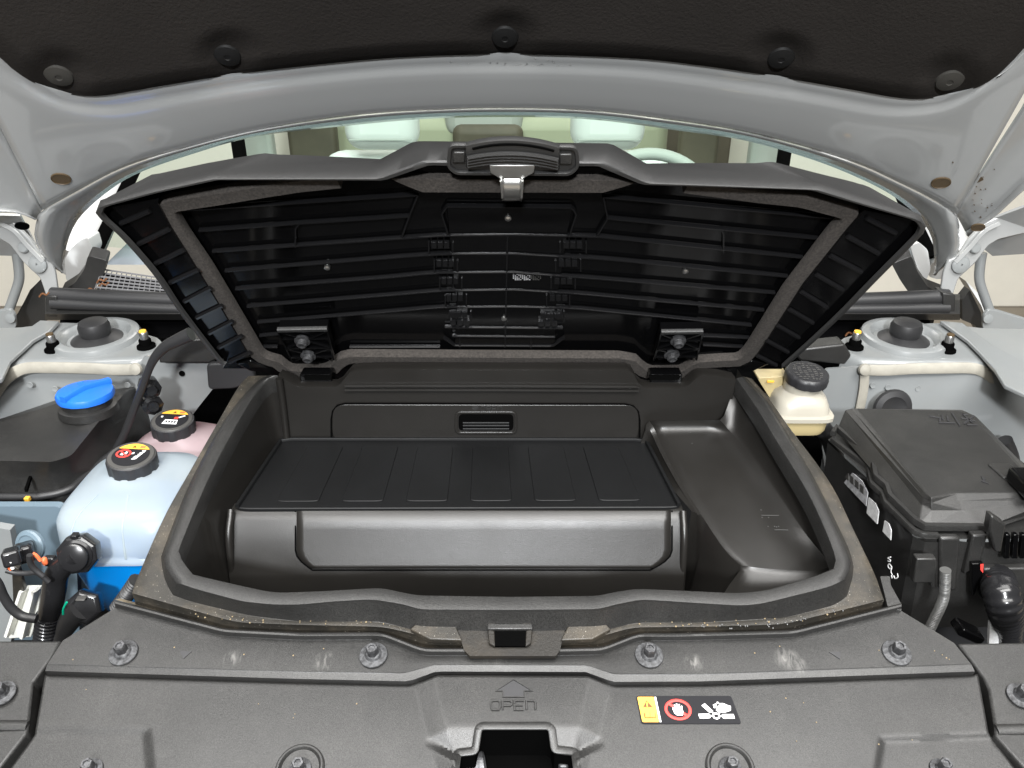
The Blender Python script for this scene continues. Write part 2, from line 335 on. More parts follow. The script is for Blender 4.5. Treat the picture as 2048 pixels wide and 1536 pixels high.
# hinge arms, one each side
def hinge(side, label):
    T = bpy.data.objects.new('hinge', None); COL.objects.link(T); T.parent = H; T['label'] = label
    fx = (lambda pts: pts) if side < 0 else (lambda pts: [(1997-u, v+1) for u, v in pts])
    X = .80*side
    sx = xp(-.70 if side < 0 else .655)
    arm = fx([(-160, 400), (0, 434), (28, 446), (60, 480), (82, 514), (100, 520), (110, 545), (116, 586), (92, 592), (80, 556), (60, 538), (44, 522), (20, 490), (0, 478), (-160, 440)])
    d = Vector((0, .006, .002))
    pa = pplate('arm', rnd(arm, 6), yp(1.21), d, PAINT, T, bev=.0015)
    band('arm_rib', hits(cr(fx([(0, 446), (30, 462), (60, 495), (88, 524)]), 16), yp(1.208)), Vector((0, -1, .3)).normalized(), .007, .004, PAINT, T)
    for u, v, r in ((47, 495, .0085), (76, 528, .014), (76, 528, .009)):
        (u, v), = fx([(u, v)]); lathe('rivet', [(r, 0), (r, .002), (r*.8, .004), (r*.2, .0045)], hit(u, v, yp(1.2085)), Vector((0, -1, .2)), PAINTR, T, seg=20)
    lk = fx([(33, 505), (37, 530), (38, 560), (28, 592), (17, 622)])
    tube('link', hits(lk, yp(1.26)), .0078, PAINTR, T, seg=10)
    br = fx([(-60, 640), (0, 622), (20, 618), (30, 632), (32, 655), (10, 668), (-60, 700)])
    b = pplate('bracket', rnd(br, 5), yp(1.25), d, PAINTR, T, bev=.001)
    (u, v), = fx([(22, 636)]); lathe('pivot', [(.008, 0), (.008, .003), (.003, .004)], hit(u, v, yp(1.248)), Vector((0, -1, .2)), PAINTR, T, seg=18)
hinge(-1, 'grey steel hood hinge arm beside the grille mesh, with leaf debris'); hinge(1, 'grey steel hood hinge arm in front of the bare cream wall')
# ================================================================== windshield, cabin, cowl
WS = lambda x, y, z: (z+.44)-.55*(y-1.36)-.10*(1-(x/.8)**2)*0
g = loft('windshield', [[Vector((x, 1.33+.10*(x/.75)**2+y, CZ-.445+.55*y)) for x in [-.78+.078*i for i in range(21)]] for y in (0, .3, .6, .9)], GLASS, smooth=60)
tag(g, 'green tinted windshield glass between hood edge and frunk lid', 'windshield')
def seat(x, label):
    T = thing('front_seat', label, 'seat', 'front seats')
    rbox('headrest', Vector((x, 2.30, CZ-.335)), .205, .11, .20, SEAT, T, bev=.05, seg=5)
    rbox('backrest', Vector((x, 2.36, CZ-.76)), .40, .16, .62, SEAT, T, bev=.078, seg=6)
    for s in (-.10, .10): tube('seam', [Vector((x+s, 2.279, CZ-.48)), Vector((x+s*.95, 2.276, CZ-.62)), Vector((x+s*.9, 2.276, CZ-.8))], .0022, CABG, T, n=8, seg=6)
    band('seam', [Vector((x-.085, 2.2435, CZ-.40)), Vector((x+.085, 2.2435, CZ-.40))], Vector((0, -1, 0)), .003, .0015, CABG, T)
    for s in (-.05, .05): tube('headrest_post', [Vector((x+s, 2.31, CZ-.58)), Vector((x+s, 2.31, CZ-.50))], .007, STEEL, T, n=4, seg=8)
seat(hit(766, 270, yp(2.3)).x, 'pale leather front seat with headrest on the passenger side, left in picture')
seat(hit(1214, 270, yp(2.3)).x, 'pale leather front seat behind the steering wheel')
T = thing('rear_bench', 'olive grey rear seat back seen between the two front seats', 'seat')
rbox('backrest', Vector((-.06, 3.05, CZ-.72)), 1.25, .18, .55, OLV, T, bev=.05)
rbox('centre_headrest', Vector((-.10, 3.0, CZ-.43)), .28, .12, .17, CABG, T, bev=.04)
rbox('armrest', Vector((-.085, 2.94, CZ-.62)), .25, .06, .3, CABD, T, bev=.03)
T = thing('cabin_trim', 'brown and grey door and pillar trim inside the car', 'trim')
for x, y, w, h, m_ in ((-.80, 2.6, .10, .9, CABG), (.80, 2.6, .10, .9, CABG), (-.66, 2.75, .16, .5, CABD), (.62, 2.75, .13, .5, CABD), (-.28, 3.3, .14, .8, CABD), (.30, 3.3, .14, .8, CABD)):
    rbox('trim_panel', Vector((x, y, CZ-.45)), w, .06, h, m_, T, bev=.015)
rbox('cabin_back', Vector((0, 3.6, CZ-.6)), 1.9, .05, 1.0, CABD, T, bev=.01)
T = thing('steering_wheel', 'grey steering wheel rim above the edge of the frunk lid', 'steering wheel')
c = hit(1312, 322, yp(1.95))+Vector((0, .03, -.165)); xx = Vector((1, 0, 0)); yy = Vector((0, .35, .94)).normalized()
tube('rim', [c+xx*(.175*math.cos(a))+yy*(.175*math.sin(a)) for a in [math.pi*2*i/28 for i in range(29)]], .015, CABG, T, n=60, seg=12)
rbox('hub', c+Vector((0, .03, 0)), .16, .04, .11, CABD, T, bev=.02); rbox('spoke', c+Vector((0, .02, .0)), .33, .02, .03, CABD, T, bev=.008)
o = loft('dashboard', [[Vector((x, y, CZ+z)) for x in [-.74+.074*i for i in range(21)]] for y, z in ((1.40, -.47), (1.6, -.45), (1.85, -.46), (1.95, -.52), (1.95, -.9))], mat('grey_dashboard', (.22, .25, .28), .45), smooth=40); tag(o, 'grey dashboard top seen through the base of the windshield', 'dashboard')
for sd, lb in ((-1, 'white body pillar left of the windshield'), (1, 'white body pillar right of the windshield')):
    T = thing('body_pillar', lb, 'pillar', 'windshield pillars')
    b0 = Vector((.80*sd, 1.40, CZ-.47)); b1 = Vector((.72*sd, 2.3, CZ+.05))
    tube('pillar_skin', [b0, b0.lerp(b1, .5)+Vector((0, 0, .02)), b1], .042, PAINTW, T, n=16, seg=14)
    band('pillar_seal', rs([b0+Vector((-.045*sd, -.01, .015)), b1+Vector((-.045*sd, -.01, .015))], 8), Vector((-sd*.5, -.5, .6)).normalized(), .022, .008, BLK, T)
    rbox('door_glass_frame', Vector((.78*sd, 2.35, CZ-.35)), .03, .05, .8, BLK, T, bev=.01)
T = thing('cowl', 'black plastic cowl with rubber seal and mesh air grille below the windshield', 'cowl')
for v0, v1, r, yy_, m_ in ((594, 596, .0125, 1.20, RUB), (611, 618, .009, 1.19, RUB)):
    tube('seal', hits([(104, v0-4), (340, v0+6), (700, v0+18), (1024, v0+20), (1400, v0+16), (1680, v0+8), (1896, v1-2)], yp(yy_)), r, m_, T, n=50, seg=14)
loft('cowl_shelf', [[hit(u, v, yp(y)) for u in range(90, 1921, 61)] for v, y in ((588, 1.30), (600, 1.21), (628, 1.18), (640, 1.20))], PL, T, smooth=40)
loft('plenum_wall', [[Vector((x, 1.235+.0*x, CZ+z)) for x in [-.70+.07*i for i in range(21)]] for z in (-.475, -.52, -.60, -.9)], GLB, T)
loft('plenum_ledge', [[hit(u, v0+(.00035*(u-1024)**2)*0, yp(y)) for u in range(120, 1900, 60)] for v0, y in ((640, 1.232), (668, 1.205), (676, 1.2), (694, 1.2))], GLB, T, smooth=30)
for px in ([(90, 592), (113, 592), (115, 634), (92, 634)], [(1886, 586), (1912, 590), (1910, 634), (1886, 628)]):
    pplate('end_block', px, yp(1.185), Vector((0, .03, 0)), PL, T, bev=.002)
for px in ([(176, 511), (214, 521), (205, 556), (184, 584), (118, 586), (150, 566), (168, 540)], [(1783, 528), (1823, 512), (1836, 545), (1856, 575), (1894, 590), (1822, 592), (1800, 560)]):
    pplate('corner_trim', rnd(px, 6), yp(1.27), Vector((0, .02, .01)), PL, T, bev=.003)
# air grille: bars cross both ways
ga, gb, gc, gd = (205, 540), (420, 572), (430, 606), (186, 590)
def gq(s, t): a = Vector(ga).lerp(Vector(gb), s); b = Vector(gd).lerp(Vector(gc), s); p = a.lerp(b, t); return hit(p[0], p[1], lambda x, y, z: z+.452-.18*(y-1.25))
gr = plate('grille_backing', [gq(0, 0)-Vector((0, 0, .004)), gq(1, 0)-Vector((0, 0, .004)), gq(1, 1)-Vector((0, 0, .004)), gq(0, 1)-Vector((0, 0, .004))], Vector((0, 0, -.004)), BLK, T)
for i in range(23): band('bar', [gq(i/22, 0), gq(i/22, 1)], Vector((0, 0, 1)), .0012, .002, GRID, gr)
for i in range(8): band('bar', [gq(0, i/7), gq(1, i/7)], Vector((0, 0, 1)), .0012, .0026, GRID, gr)
for i, (u, v) in enumerate(((182, 580), (203, 562), (207, 570), (88, 590), (1700, 668))):
    rows = cr([(u-9, v+4), (u-3, v-3), (u+5, v), (u+10, v-5)], 8); o = tube('leaf_debris', hits(rows, yp(1.19 if u < 120 or u > 1000 else 1.245)), .0016, RUST, seg=6, n=10); tag(o, ('brown plant scrap in the lower corner of the grille mesh', 'brown plant scrap highest on the grille mesh edge', 'brown plant scrap lying by the curved black corner trim', 'brown leaf scrap at the foot of the left hood hinge', 'brown twig scrap beside the right strut tower nut')[i], 'debris')
for px in ([(128, 520), (140, 498), (160, 480), (176, 474), (184, 500), (176, 520), (170, 560), (150, 582), (132, 560)], [(1820, 492), (1838, 484), (1856, 500), (1862, 540), (1850, 566), (1834, 535)]):
    o = pplate('fender_bracket', rnd(px, 6), yp(1.33), Vector((0, .04, 0)), PAINTW, bev=.004)
    tag(o, 'white body bracket behind the hood edge '+('beside the cowl grille' if px[0][0] < 500 else 'on the right of the frunk lid'), 'bracket')
for px, lb in (([(30, 640), (60, 580), (88, 552), (92, 600), (96, 640), (40, 668), (30, 660)], 'dark inner fender liner under the left hood hinge'), ([(1924, 600), (1940, 580), (1962, 625), (1972, 690), (1950, 650), (1925, 640)], 'dark inner fender liner under the right hood hinge')):
    o = pplate('fender_liner', px, yp(1.30), Vector((0, .02, 0)), PL); tag(o, lb, 'liner')
for px, lb in (([(30, 664), (62, 590), (86, 556), (92, 548), (80, 560), (50, 600), (10, 690), (-60, 800), (-120, 800), (-60, 680)], 'white left front fender edge below the hood hinge'), ([(1930, 560), (1962, 610), (1980, 655), (2030, 720), (2110, 830), (2150, 800), (2080, 700), (2010, 640), (1960, 590)], 'white right front fender edge below the hood hinge')):
    o = pplate('fender', rnd(px, 4), yp(1.33), Vector((0, .03, 0)), PAINTW, bev=.003); tag(o, lb, 'fender')
# dark depths of the bay
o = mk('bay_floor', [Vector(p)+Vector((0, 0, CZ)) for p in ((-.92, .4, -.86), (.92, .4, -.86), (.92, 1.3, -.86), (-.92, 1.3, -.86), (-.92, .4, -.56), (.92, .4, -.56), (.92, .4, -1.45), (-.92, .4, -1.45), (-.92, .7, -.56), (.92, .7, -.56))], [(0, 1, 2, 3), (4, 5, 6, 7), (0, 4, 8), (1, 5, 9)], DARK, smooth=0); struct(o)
# ================================================================== strut towers and inner fenders
def tower(side, label):
    T = thing('strut_tower', label, 'strut tower', 'strut towers')
    fx = (lambda pts: pts) if side < 0 else (lambda pts: [(2001-u, v+1) for u, v in pts][::-1])
    back = fx([(-160, 660), (40, 655), (123, 645), (230, 650), (316, 676), (328, 690)])
    front = fx([(-160, 735), (20, 722), (120, 718), (200, 717), (276, 714), (322, 699)])
    top = lambda h: (lambda x, y, z: z+.487-.05*(y-1.1)-h)
    B3 = rs(hits(back, top(0)), 40); F3 = rs(hits(front, top(0)), 40)
    rows = []
    for f_ in [i/14 for i in range(15)]:
        row = []
        for a, b in zip(B3, F3):
            p = a.lerp(b, f_); row.append(p)
        rows.append(row)
    rows.append([p+Vector((0, -.006, -.003)) for p in F3]); rows.append([p+Vector((0, -.009, -.010)) for p in F3])
    rows.append([p+Vector((0, -.012, -.09)) for p in F3]); rows.append([p+Vector((0, -.02, -.30)) for p in F3])
    loft('tower_panel', rows, PAINTR, T, smooth=50)
    (u, v), = fx([(193, 672)]); c = hit(u, v, top(.004))
    lathe('mount_ring', [(.064, -.012), (.063, -.004), (.060, .003), (.056, .005), (.049, .005), (.044, .001), (.041, -.005), (.01, -.006)], c, Vector((0, -.05, 1)), PAINTR, T, seg=48)
    md = lathe('mount_rubber', [(.041, -.007), (.039, -.005), (.03, -.001), (.02, .004), (.005, .005)], c, Vector((0, -.05, 1)), RUB, T, seg=32)
    lathe('dust_cap', [(.021, .0), (.0225, .006), (.0225, .014), (.020, .0205), (.013, .0232), (.003, .0237)], c+Vector((0, 0, .003)), Vector((0, -.05, 1)), RUB, T, seg=32)
    for k, (u, v) in enumerate(fx([(109, 700), (293, 694)])):
        c2 = hit(u, v, top(0)); up = Vector((0, -.05, 1))
        nt = lathe('nut', [(.0135, 0), (.0132, .003), (.009, .0045), (.0088, .012), (.0075, .014)], c2, up, BLK, T, seg=20)
        lathe('stud', [(.0062, .012), (.0062, .0235), (.0052, .025)], c2, up, STEEL, nt, seg=16); lathe('stud_tip', [(.0054, .0245), (.005, .027), (.003, .0275)], c2, up, YEL if (side < 0) == (k == 1) else BROWN, nt, seg=12)
    sp = fx([(-10, 790), (8, 764), (30, 745), (59, 735), (120, 735), (176, 736), (230, 739), (277, 738)])
    yf = F3[10].y-.014
    band('sealant_bead', [p for p in hits(cr(sp, 40), yp(yf))], Vector((0, -1, .25)).normalized(), .0155, .004, SEAL, T, flat=.6)
    if side > 0: band('sealant_bead', hits(cr([(1729, 744), (1726, 780), (1718, 822)], 12), yp(yf)), Vector((0, -1, .25)).normalized(), .013, .004, SEAL, T, flat=.6)
    for u, v in fx([(60, 770), (110, 778), (165, 776), (225, 774), (255, 770)]): lathe('spot_weld', [(.0045, 0), (.004, .0008), (.002, .0003)], hit(u, v, yp(yf+.003)), Vector((0, -1, .1)), PAINTR, T, seg=14)
    (u, v), = fx([(272, 738)]); lathe('seal_plug', [(.009, 0), (.008, .004), (.003, .006)], hit(u, v, yp(yf-.005)), Vector((0, -1, .25)), SEAL, T, seg=16)
    return T
tower(-1, 'grey painted strut tower above the blue capped black tank'); tower(1, 'grey painted strut tower above the black fuse box')
def rail(px, label, yv):
    o = pplate('fender_rail', px, lambda x, y, z: z+.478-.04*(y-1.1), Vector((0, 0, -.006)), PAINTR, bev=.0015); tag(o, label, 'rail')
rail([(-160, 840), (4, 757), (20, 722), (50, 695), (66, 680), (98, 662), (118, 642), (80, 640), (40, 668), (-160, 740)], 'pale grey fender rail outside the left strut tower', 1.1)
rail([(2200, 860), (2010, 770), (1990, 738), (1960, 705), (1935, 680), (1900, 655), (1880, 641), (1925, 645), (1985, 690), (2200, 800)], 'pale grey fender rail outside the right strut tower', 1.1)
# inner panels between towers and frunk
T = thing('firewall_panel', 'grey painted panel with a small round hole beside the left tower', 'panel')
pplate('sheet', rnd([(285, 712), (425, 716), (440, 760), (400, 810), (370, 850), (300, 880), (270, 880)], 10), yp(1.03), Vector((0, .004, 0)), PAINTR, T)
lathe('hole_disc', [(.0042, 0), (.0042, .0006), (.001, .0006)], hit(364, 747, yp(1.0285)), Vector((0, -1, .2)), BLK, T, seg=18)  # black disc, the hole's shaded inside put into its colour
pplate('foam_pad', rnd([(412, 728), (500, 724), (512, 760), (470, 778), (416, 780)], 10), yp(1.0), Vector((0, .01, 0)), RUB, T, bev=.003)
o = pplate('firewall_panel', rnd([(1650, 738), (1735, 733), (1728, 830), (1690, 940), (1650, 940), (1640, 860)], 8), yp(1.03), Vector((0, .004, 0)), PAINTR); tag(o, 'grey painted panel between brake reservoir and right tower', 'panel')
o = pplate('cowl_cover', [(316, 698), (345, 680), (425, 676), (440, 716), (420, 727), (318, 727)], yp(1.01), Vector((0, .03, 0)), PL, bev=.003); tag(o, 'black plastic cover below the left corner of the lid', 'cover')
o = pplate('cowl_cover', [(1585, 700), (1690, 688), (1704, 712), (1690, 730), (1600, 722)], yp(1.03), Vector((0, .03, 0)), PL, bev=.003); tag(o, 'black plastic cover below the right corner of the lid', 'cover')
# ================================================================== frunk tub
TB = thing('storage_tub', 'black plastic front trunk tub with moulded rim and stepped floor', 'tub')
IL = [(556, 751), (525, 768), (474, 850), (419, 956), (364, 1086), (361, 1107), (371, 1127), (388, 1148)]
IF = [(388, 1148), (474, 1168), (539, 1182), (566, 1184), (662, 1180), (764, 1174), (798, 1182), (833, 1189), (1020, 1192), (1201, 1190), (1223, 1183), (1242, 1181), (1271, 1176), (1366, 1180), (1476, 1185), (1531, 1180), (1622, 1154), (1666, 1136)]
IR = [(1666, 1136), (1670, 1117), (1663, 1095), (1652, 1066), (1615, 986), (1557, 890), (1513, 817), (1472, 757)]
OL = [(541, 750), (514, 768), (457, 838), (388, 962), (334, 1100), (329, 1121), (333, 1140), (352, 1166)]
OF = [(352, 1166), (387, 1179), (484, 1205), (549, 1211), (600, 1211), (660, 1205), (745, 1200), (791, 1208), (811, 1210), (834, 1221), (1020, 1222), (1205, 1220), (1229, 1210), (1250, 1208), (1278, 1200), (1400, 1208), (1482, 1213), (1521, 1210), (1670, 1173), (1690, 1160)]
OR = [(1690, 1160), (1701, 1135), (1699, 1117), (1677, 1066), (1622, 956), (1571, 872), (1524, 797), (1486, 753)]
BL = [(536, 751), (508, 768), (451, 838), (382, 962), (327, 1100), (323, 1125), (331, 1163), (346, 1190)]
BF = [(346, 1190), (381, 1203), (498, 1231), (600, 1243), (764, 1243), (834, 1262), (1020, 1266), (1205, 1262), (1272, 1245), (1404, 1245), (1572, 1235), (1678, 1208), (1694, 1192)]
BR = [(1694, 1192), (1706, 1150), (1704, 1117), (1683, 1066), (1628, 956), (1577, 872), (1530, 797), (1491, 754)]
PLf = [(497, 752), (476, 775), (427, 860), (383, 937), (328, 1035), (273, 1160), (266, 1180), (264, 1187)]
PF = [(264, 1187), (469, 1245), (600, 1250), (768, 1254), (858, 1276), (920, 1279), (1125, 1278), (1186, 1278), (1264, 1255), (1400, 1254), (1568, 1249), (1768, 1200)]
PR = [(1768, 1200), (1764, 1190), (1750, 1150), (1707, 1059), (1659, 964), (1578, 854), (1538, 797), (1503, 757)]
def U(L, F_, R, nl=26, nf=110):
    return [tuple(p) for p in rs(cr(L, 80), nl)]+blur(ru(F_, nf), 2)[1:-1]+[tuple(p) for p in rs(cr(R, 80), nl)]
Ui, Uo, Ub, Up = U(IL, IF, IR), U(OL, OF, OR), U(BL, BF, BR), U(PLf, PF, PR)
def mixpx(a, b, t): return [((1-t)*p[0]+t*q[0], (1-t)*p[1]+t*q[1]) for p, q in zip(a, b)]
rim_in = hits(Ui, cov(0)); rim_out = hits(Uo, cov(0))
rows = [[p+Vector((0, 0, -.02)) for p in rim_in], [p+Vector((0, 0, -.003)) for p in rim_in], hits(mixpx(Ui, Uo, .06), cov(-.0004)), hits(mixpx(Ui, Uo, .5), cov(.0006)), hits(mixpx(Ui, Uo, .93), cov(-.0002)), hits(Uo, cov(-.0015)), hits(mixpx(Uo, Ub, .1), cov(-.004)), hits(mixpx(Uo, Ub, .93), cov(-.0195)), hits(Ub, cov(-.021))]
loft('rim', rows, PL, TB, smooth=50)
rows = [hits(Ub, cov(-.0212)), hits(mixpx(Ub, Up, .1), cov(-.0215)), hits(mixpx(Ub, Up, .5), cov(-.021)), hits(mixpx(Ub, Up, .95), cov(-.0212)), hits(Up, cov(-.0225)), [p+Vector((0, .001, -.014)) for p in hits(Up, cov(-.0225))], [p+Vector((0, .001, -.05)) for p in hits(Up, cov(-.0225))]]
ap = loft('apron', rows, PLD, TB, smooth=40)
# inner walls
YB = .80
bw_top = [(556, 751), (573, 759), (590, 769), (600, 771), (672, 771), (684, 762), (696, 743), (706, 738), (771, 736), (1020, 737), (1256, 737), (1265, 741), (1280, 768), (1293, 773), (1366, 773), (1382, 764), (1395, 750), (1410, 748), (1440, 750), (1472, 757)]
bt = hits(ru(bw_top, 90), lambda x, y, z: y-YB-.0)
sl = lambda p, z: Vector((p.x*(1-.0), p.y-.02*(p.z-z), z))
rows = [[p+Vector((0, .02, -.002)) for p in bt], [p+Vector((0, .004, .0)) for p in bt], [p+Vector((0, -.0005, -.002)) for p in bt]]
for z in (-.425, -.45, -.478, -.50): rows.append([Vector((p.x*(.995), YB-.002, CZ+z)) for p in bt])
loft('back_wall', rows, TUBM, TB, smooth=50)
# left wall with rounded back corner
zb = -.66
lw = [rim_in[i]+Vector((0, 0, -.019)) for i in range(0, 40)]
LWr = [[p for p in lw], [Vector((min(-.262, p.x*.985+.0), min(p.y, YB-.003), CZ-.47)) if p.y > .62 else p+Vector((.004, .004, -.05)) for p in lw], [Vector((-.284+.02*max(0, (p.y-.65)/.15), min(p.y, YB-.003), CZ-.56)) if p.y > .62 else p+Vector((.008, .008, -.12)) for p in lw], [Vector((max(p.x, -.288), min(p.y, YB-.003), CZ+zb)) for p in lw]]
loft('left_wall', LWr, TUBM, TB, smooth=60)
cpath = [hit(558, 757, yp(YB-.004)), hit(566, 810, yp(YB-.004)), hit(574, 880, yp(YB-.004))]
tube('corner_fillet', cpath, .004, TUBM, TB, n=10, seg=14)
# right shelf and its walls
sh_l = [(1299, 842), (1308, 856), (1330, 905), (1366, 971), (1403, 1030), (1432, 1075), (1452, 1104), (1480, 1130)]
sh_f = [(1480, 1130), (1520, 1136), (1580, 1140), (1630, 1141), (1664, 1133)]
sh_r = [(1440, 840), (1488, 895), (1554, 985), (1610, 1066), (1648, 1112), (1664, 1133)]
n_ = 30
SLp = rs(cr(sh_l, 60), n_); SRp = rs(cr(sh_r, 60), n_); SFp = rs(cr(sh_f, 40), 17)
rows = []
for f_ in [i/16 for i in range(17)]:
    row = []
    for k, (a, b) in enumerate(zip(SLp, SRp)):
        p = a.lerp(b, f_); w_ = max(0, (k-22)/7.0); sf = SFp[int(round(f_*16))]; p = p.lerp(sf, w_*w_); e = max(0, (f_-.72)/.28)*(1-.6*w_); h = -.054+.006*e**2; q = max(0, (.12-f_)/.12); h -= .0035*q*q
        w = max(0, 1-k/3.0); h += .012*w*w
        row.append(hit(p[0], p[1], cov(h)))
    rows.append(row)
sh3 = rows
loft('side_shelf', rows, TUBM, TB, smooth=60)
ri = hits([tuple(p) for p in rs(cr(IR[::-1], 80), n_)], cov(-.012))
rw0 = [r for r in rows[-1]]
mid = [a.lerp(b, .5)+Vector((.002, 0, -.002)) for a, b in zip(ri, rw0)]
loft('right_wall', [[p+Vector((0, 0, .012)) for p in ri], ri, [a.lerp(b, .25)+Vector((.001, 0, 0)) for a, b in zip(ri, rw0)], mid, [a.lerp(b, .85)+Vector((.002, 0, -.003)) for a, b in zip(ri, rw0)], rw0], TUBM, TB, smooth=60)
# drop from shelf to mat level and well
zm = -.482
mr = [(1291, 880), (1294, 884), (1315, 925), (1345, 980), (1366, 1020), (1364, 1060), (1356, 1120), (1348, 1180)]
drop = []
for k in range(n_):
    a = rows[0][k]; drop.append(a)
bot = []
for a in drop:
    if a.y > .665: bot.append(Vector((a.x-.010, a.y, CZ+zm-.004)))
    else: bot.append(Vector((min(a.x-.016, .213), a.y-.002, CZ+zb)))
loft('shelf_side', [[p for p in drop], [a.lerp(b, .1)+Vector((-.003, -.002, 0)) for a, b in zip(drop, bot)], [a.lerp(b, .3)+Vector((-.001, -.001, 0)) for a, b in zip(drop, bot)], bot], TUBM, TB, smooth=60)
ff = [r[-1] for r in sh3]
ff2 = hits([tuple(p) for p in rs([(1440, 1190), (1500, 1200), (1580, 1185), (1640, 1160), (1670, 1140)], 17)], cov(-.05))
loft('shelf_front', [ff, [p+Vector((0, -.003, -.004)) for p in ff], [a.lerp(b, .5)+Vector((0, 0, -.006)) for a, b in zip(ff, ff2)], [p+Vector((0, -.004, 0)) for p in ff2], [p+Vector((0, -.01, -.02)) for p in ff2]], TUBM, TB, smooth=50)
cf = [drop[-1]+Vector((0, 0, 0)), hit(1450, 1165, cov(-.062)), hit(1425, 1200, cov(-.07))]
loft('shelf_front', [[drop[k] for k in range(20, n_)]+[ff[3]], [Vector((min(p.x-.012, .222+.0*k), p.y-.012, CZ-.58)) for k, p in enumerate(drop[20:n_])]+[ff[3]+Vector((-.01, -.03, -.06))], [Vector((min(p.x-.012, .222), p.y-.02, CZ-.66)) for k, p in enumerate(drop[20:n_])]+[ff[3]+Vector((-.01, -.04, -.13))]], TUBM, TB, smooth=60)
# front inner wall and well floor
fin = [rim_in[i] for i in range(24, len(rim_in)-24)]
loft('front_wall', [[p+Vector((0, .0, -.018)) for p in fin], [p+Vector((0, .006, -.08)) for p in fin], [Vector((p.x, p.y+.01, CZ+zb)) for p in fin]], TUBM, TB)
mk('well_floor', [Vector((x, y, CZ+zb+.002)) for x, y in ((-.32, .5), (.32, .5), (.32, .82), (-.32, .82))], [(0, 1, 2, 3)], TUBM, TB, smooth=0)
# step: riser face under the mat with a lift-out panel
YS = .664
st_top = hits([(462, 1019), (1366, 1019)], yp(YS))
x0, x1 = st_top[0].x, st_top[1].x; zs = st_top[0].z
def riser(x, k): # profile k: (dy, dz) from the top back edge
    return Vector((x, YS+k[0], zs+k[1]))
prof = [(.012, -.0008), (.004, -.0003), (0, -.0012), (-.0035, -.003), (-.0080, -.0080), (-.0190, -.0285), (-.0335, -.0545), (-.035, -.059), (-.038, -.075), (-.045, -.18)]
loft('step_riser', [[riser(x0+(x1-x0)*i/30, k) for i in range(31)] for k in prof], TUBM, TB, smooth=50)
def on_riser(u, v, off=.002):
    def f(x, y, z):
        dz = z+CZ-zs; Pq = prof[2:]
        for (a, b), (c, d) in zip(Pq[:-1], Pq[1:]):
            if d <= dz: break
        return y-(YS+a+(c-a)*(dz-b)/(d-b))+off
    return hit(u, v, f)
pan = rnd([(593, 1021), (1342, 1021), (1342, 1110), (1330, 1136), (606, 1138), (594, 1120)], 22, 6)
rows = []
uL = lambda v: 593+max(0, (v-1100)/38)**2*32; uR = lambda v: 1342-max(0, (v-1100)/36)**2*36
for v in (1019.5, 1022, 1030, 1045, 1060, 1080, 1100, 1112, 1122, 1130, 1134.5, 1137): rows.append([on_riser(uL(v)+(uR(v)-uL(v))*i/50, v, .0014 if v < 1135 else .0005) for i in range(51)])
lp = loft('lift_out_panel', rows, TUBM, TB, smooth=60, solid=.003)
gap = [on_riser(uL(v)-2, v, .0005) for v in (1021, 1060, 1100, 1112, 1122, 1130)]+[on_riser(u, 1140, .0005) for u in range(625, 1311, 45)]+[on_riser(uR(v)+2, v, .0005) for v in (1130, 1122, 1112, 1100, 1060, 1021)]
band('panel_gap', gap, Vector((0, -1, .4)).normalized(), .0016, .0005, BLK, TB)
for (u, v, w) in ((462, 1019, 0), (1366, 1022, 0)):
    a = hit(u, v, yp(YS-.004)); tube('corner_edge', [a, a+Vector((0, -.022, -.035)), a+Vector((0, -.038, -.17))], .0035, TUBM, TB, n=10, seg=10)
# back-wall service door and slots
bwp = yp(YB-.0025)
door = rnd([(664, 884), (664, 809), (1278, 810), (1278, 884)], 26, 6)
d3 = hits(door, yp(YB-.004))
slot = rnd([(917, 829), (1027, 829), (1027, 861), (917, 861)], 9, 4)
gp = hits([(663, 884), (663, 838), (666, 822), (675, 811), (690, 807), (860, 807), (1100, 808), (1250, 808), (1266, 812), (1276, 823), (1279, 840), (1279, 884)], yp(YB-.003))
dr = plate('service_door', d3, Vector((0, .003, 0)), TUBM, TB, bev=.0008)
band('door_gap', gp, Vector((0, -1, 0)), .0022, .0009, BLK, TB)
sh_ = pplate('handle_slot', slot, yp(YB-.0046), Vector((0, .001, 0)), BLK, dr)
for v in (846, 851.5, 858): band('grip_rib', hits([(926, v), (1018, v)], yp(YB-.005)), Vector((0, -1, .15)).normalized(), .0024, .0010, MATT, dr)
pl_ = rnd([(912, 825), (1032, 825), (1032, 866), (912, 866)], 10, 4); lip3 = hits(pl_+[pl_[0]], yp(YB-.0044)); band('slot_lip', lip3, Vector((0, -1, 0)), .003, .0012, TUBM, dr)
for v0, v1 in ((772, 776), (780, 783)): band('groove_line', hits([(690, v0), (985, v0), (1278, v0+2)], yp(YB-.004)), Vector((0, -1, .2)).normalized(), .0022, .0018, TUBM, TB)
# lettering strokes
GL = {'O': [[(0, .25), (.12, 0), (.78, 0), (.9, .25), (.9, .75), (.78, 1), (.12, 1), (0, .75), (0, .25)]], 'P': [[(0, 1), (0, 0), (.75, 0), (.9, .15), (.9, .4), (.75, .55), (0, .55)]], 'E': [[(.9, 0), (0, 0), (0, 1), (.9, 1)], [(0, .5), (.8, .5)]], 'N': [[(0, 1), (0, 0), (.75, 0), (.9, .2), (.9, 1)]]}
def write(word, u0, v0, w, h, gapw, f, nrm, sw, sh, m, par):
    for i, ch in enumerate(word):
        for st in GL[ch]:
            pts = [(u0+i*(w+gapw)+x*w, v0+y*h) for x, y in st]; band('letter_stroke', hits(pts, f), nrm, sw, sh, m, par, flat=.6)
write('OPEN', 962, 813, 9, 9, 2.2, yp(YB-.0042), Vector((0, -1, 0)), .0012, .0008, PL, dr)
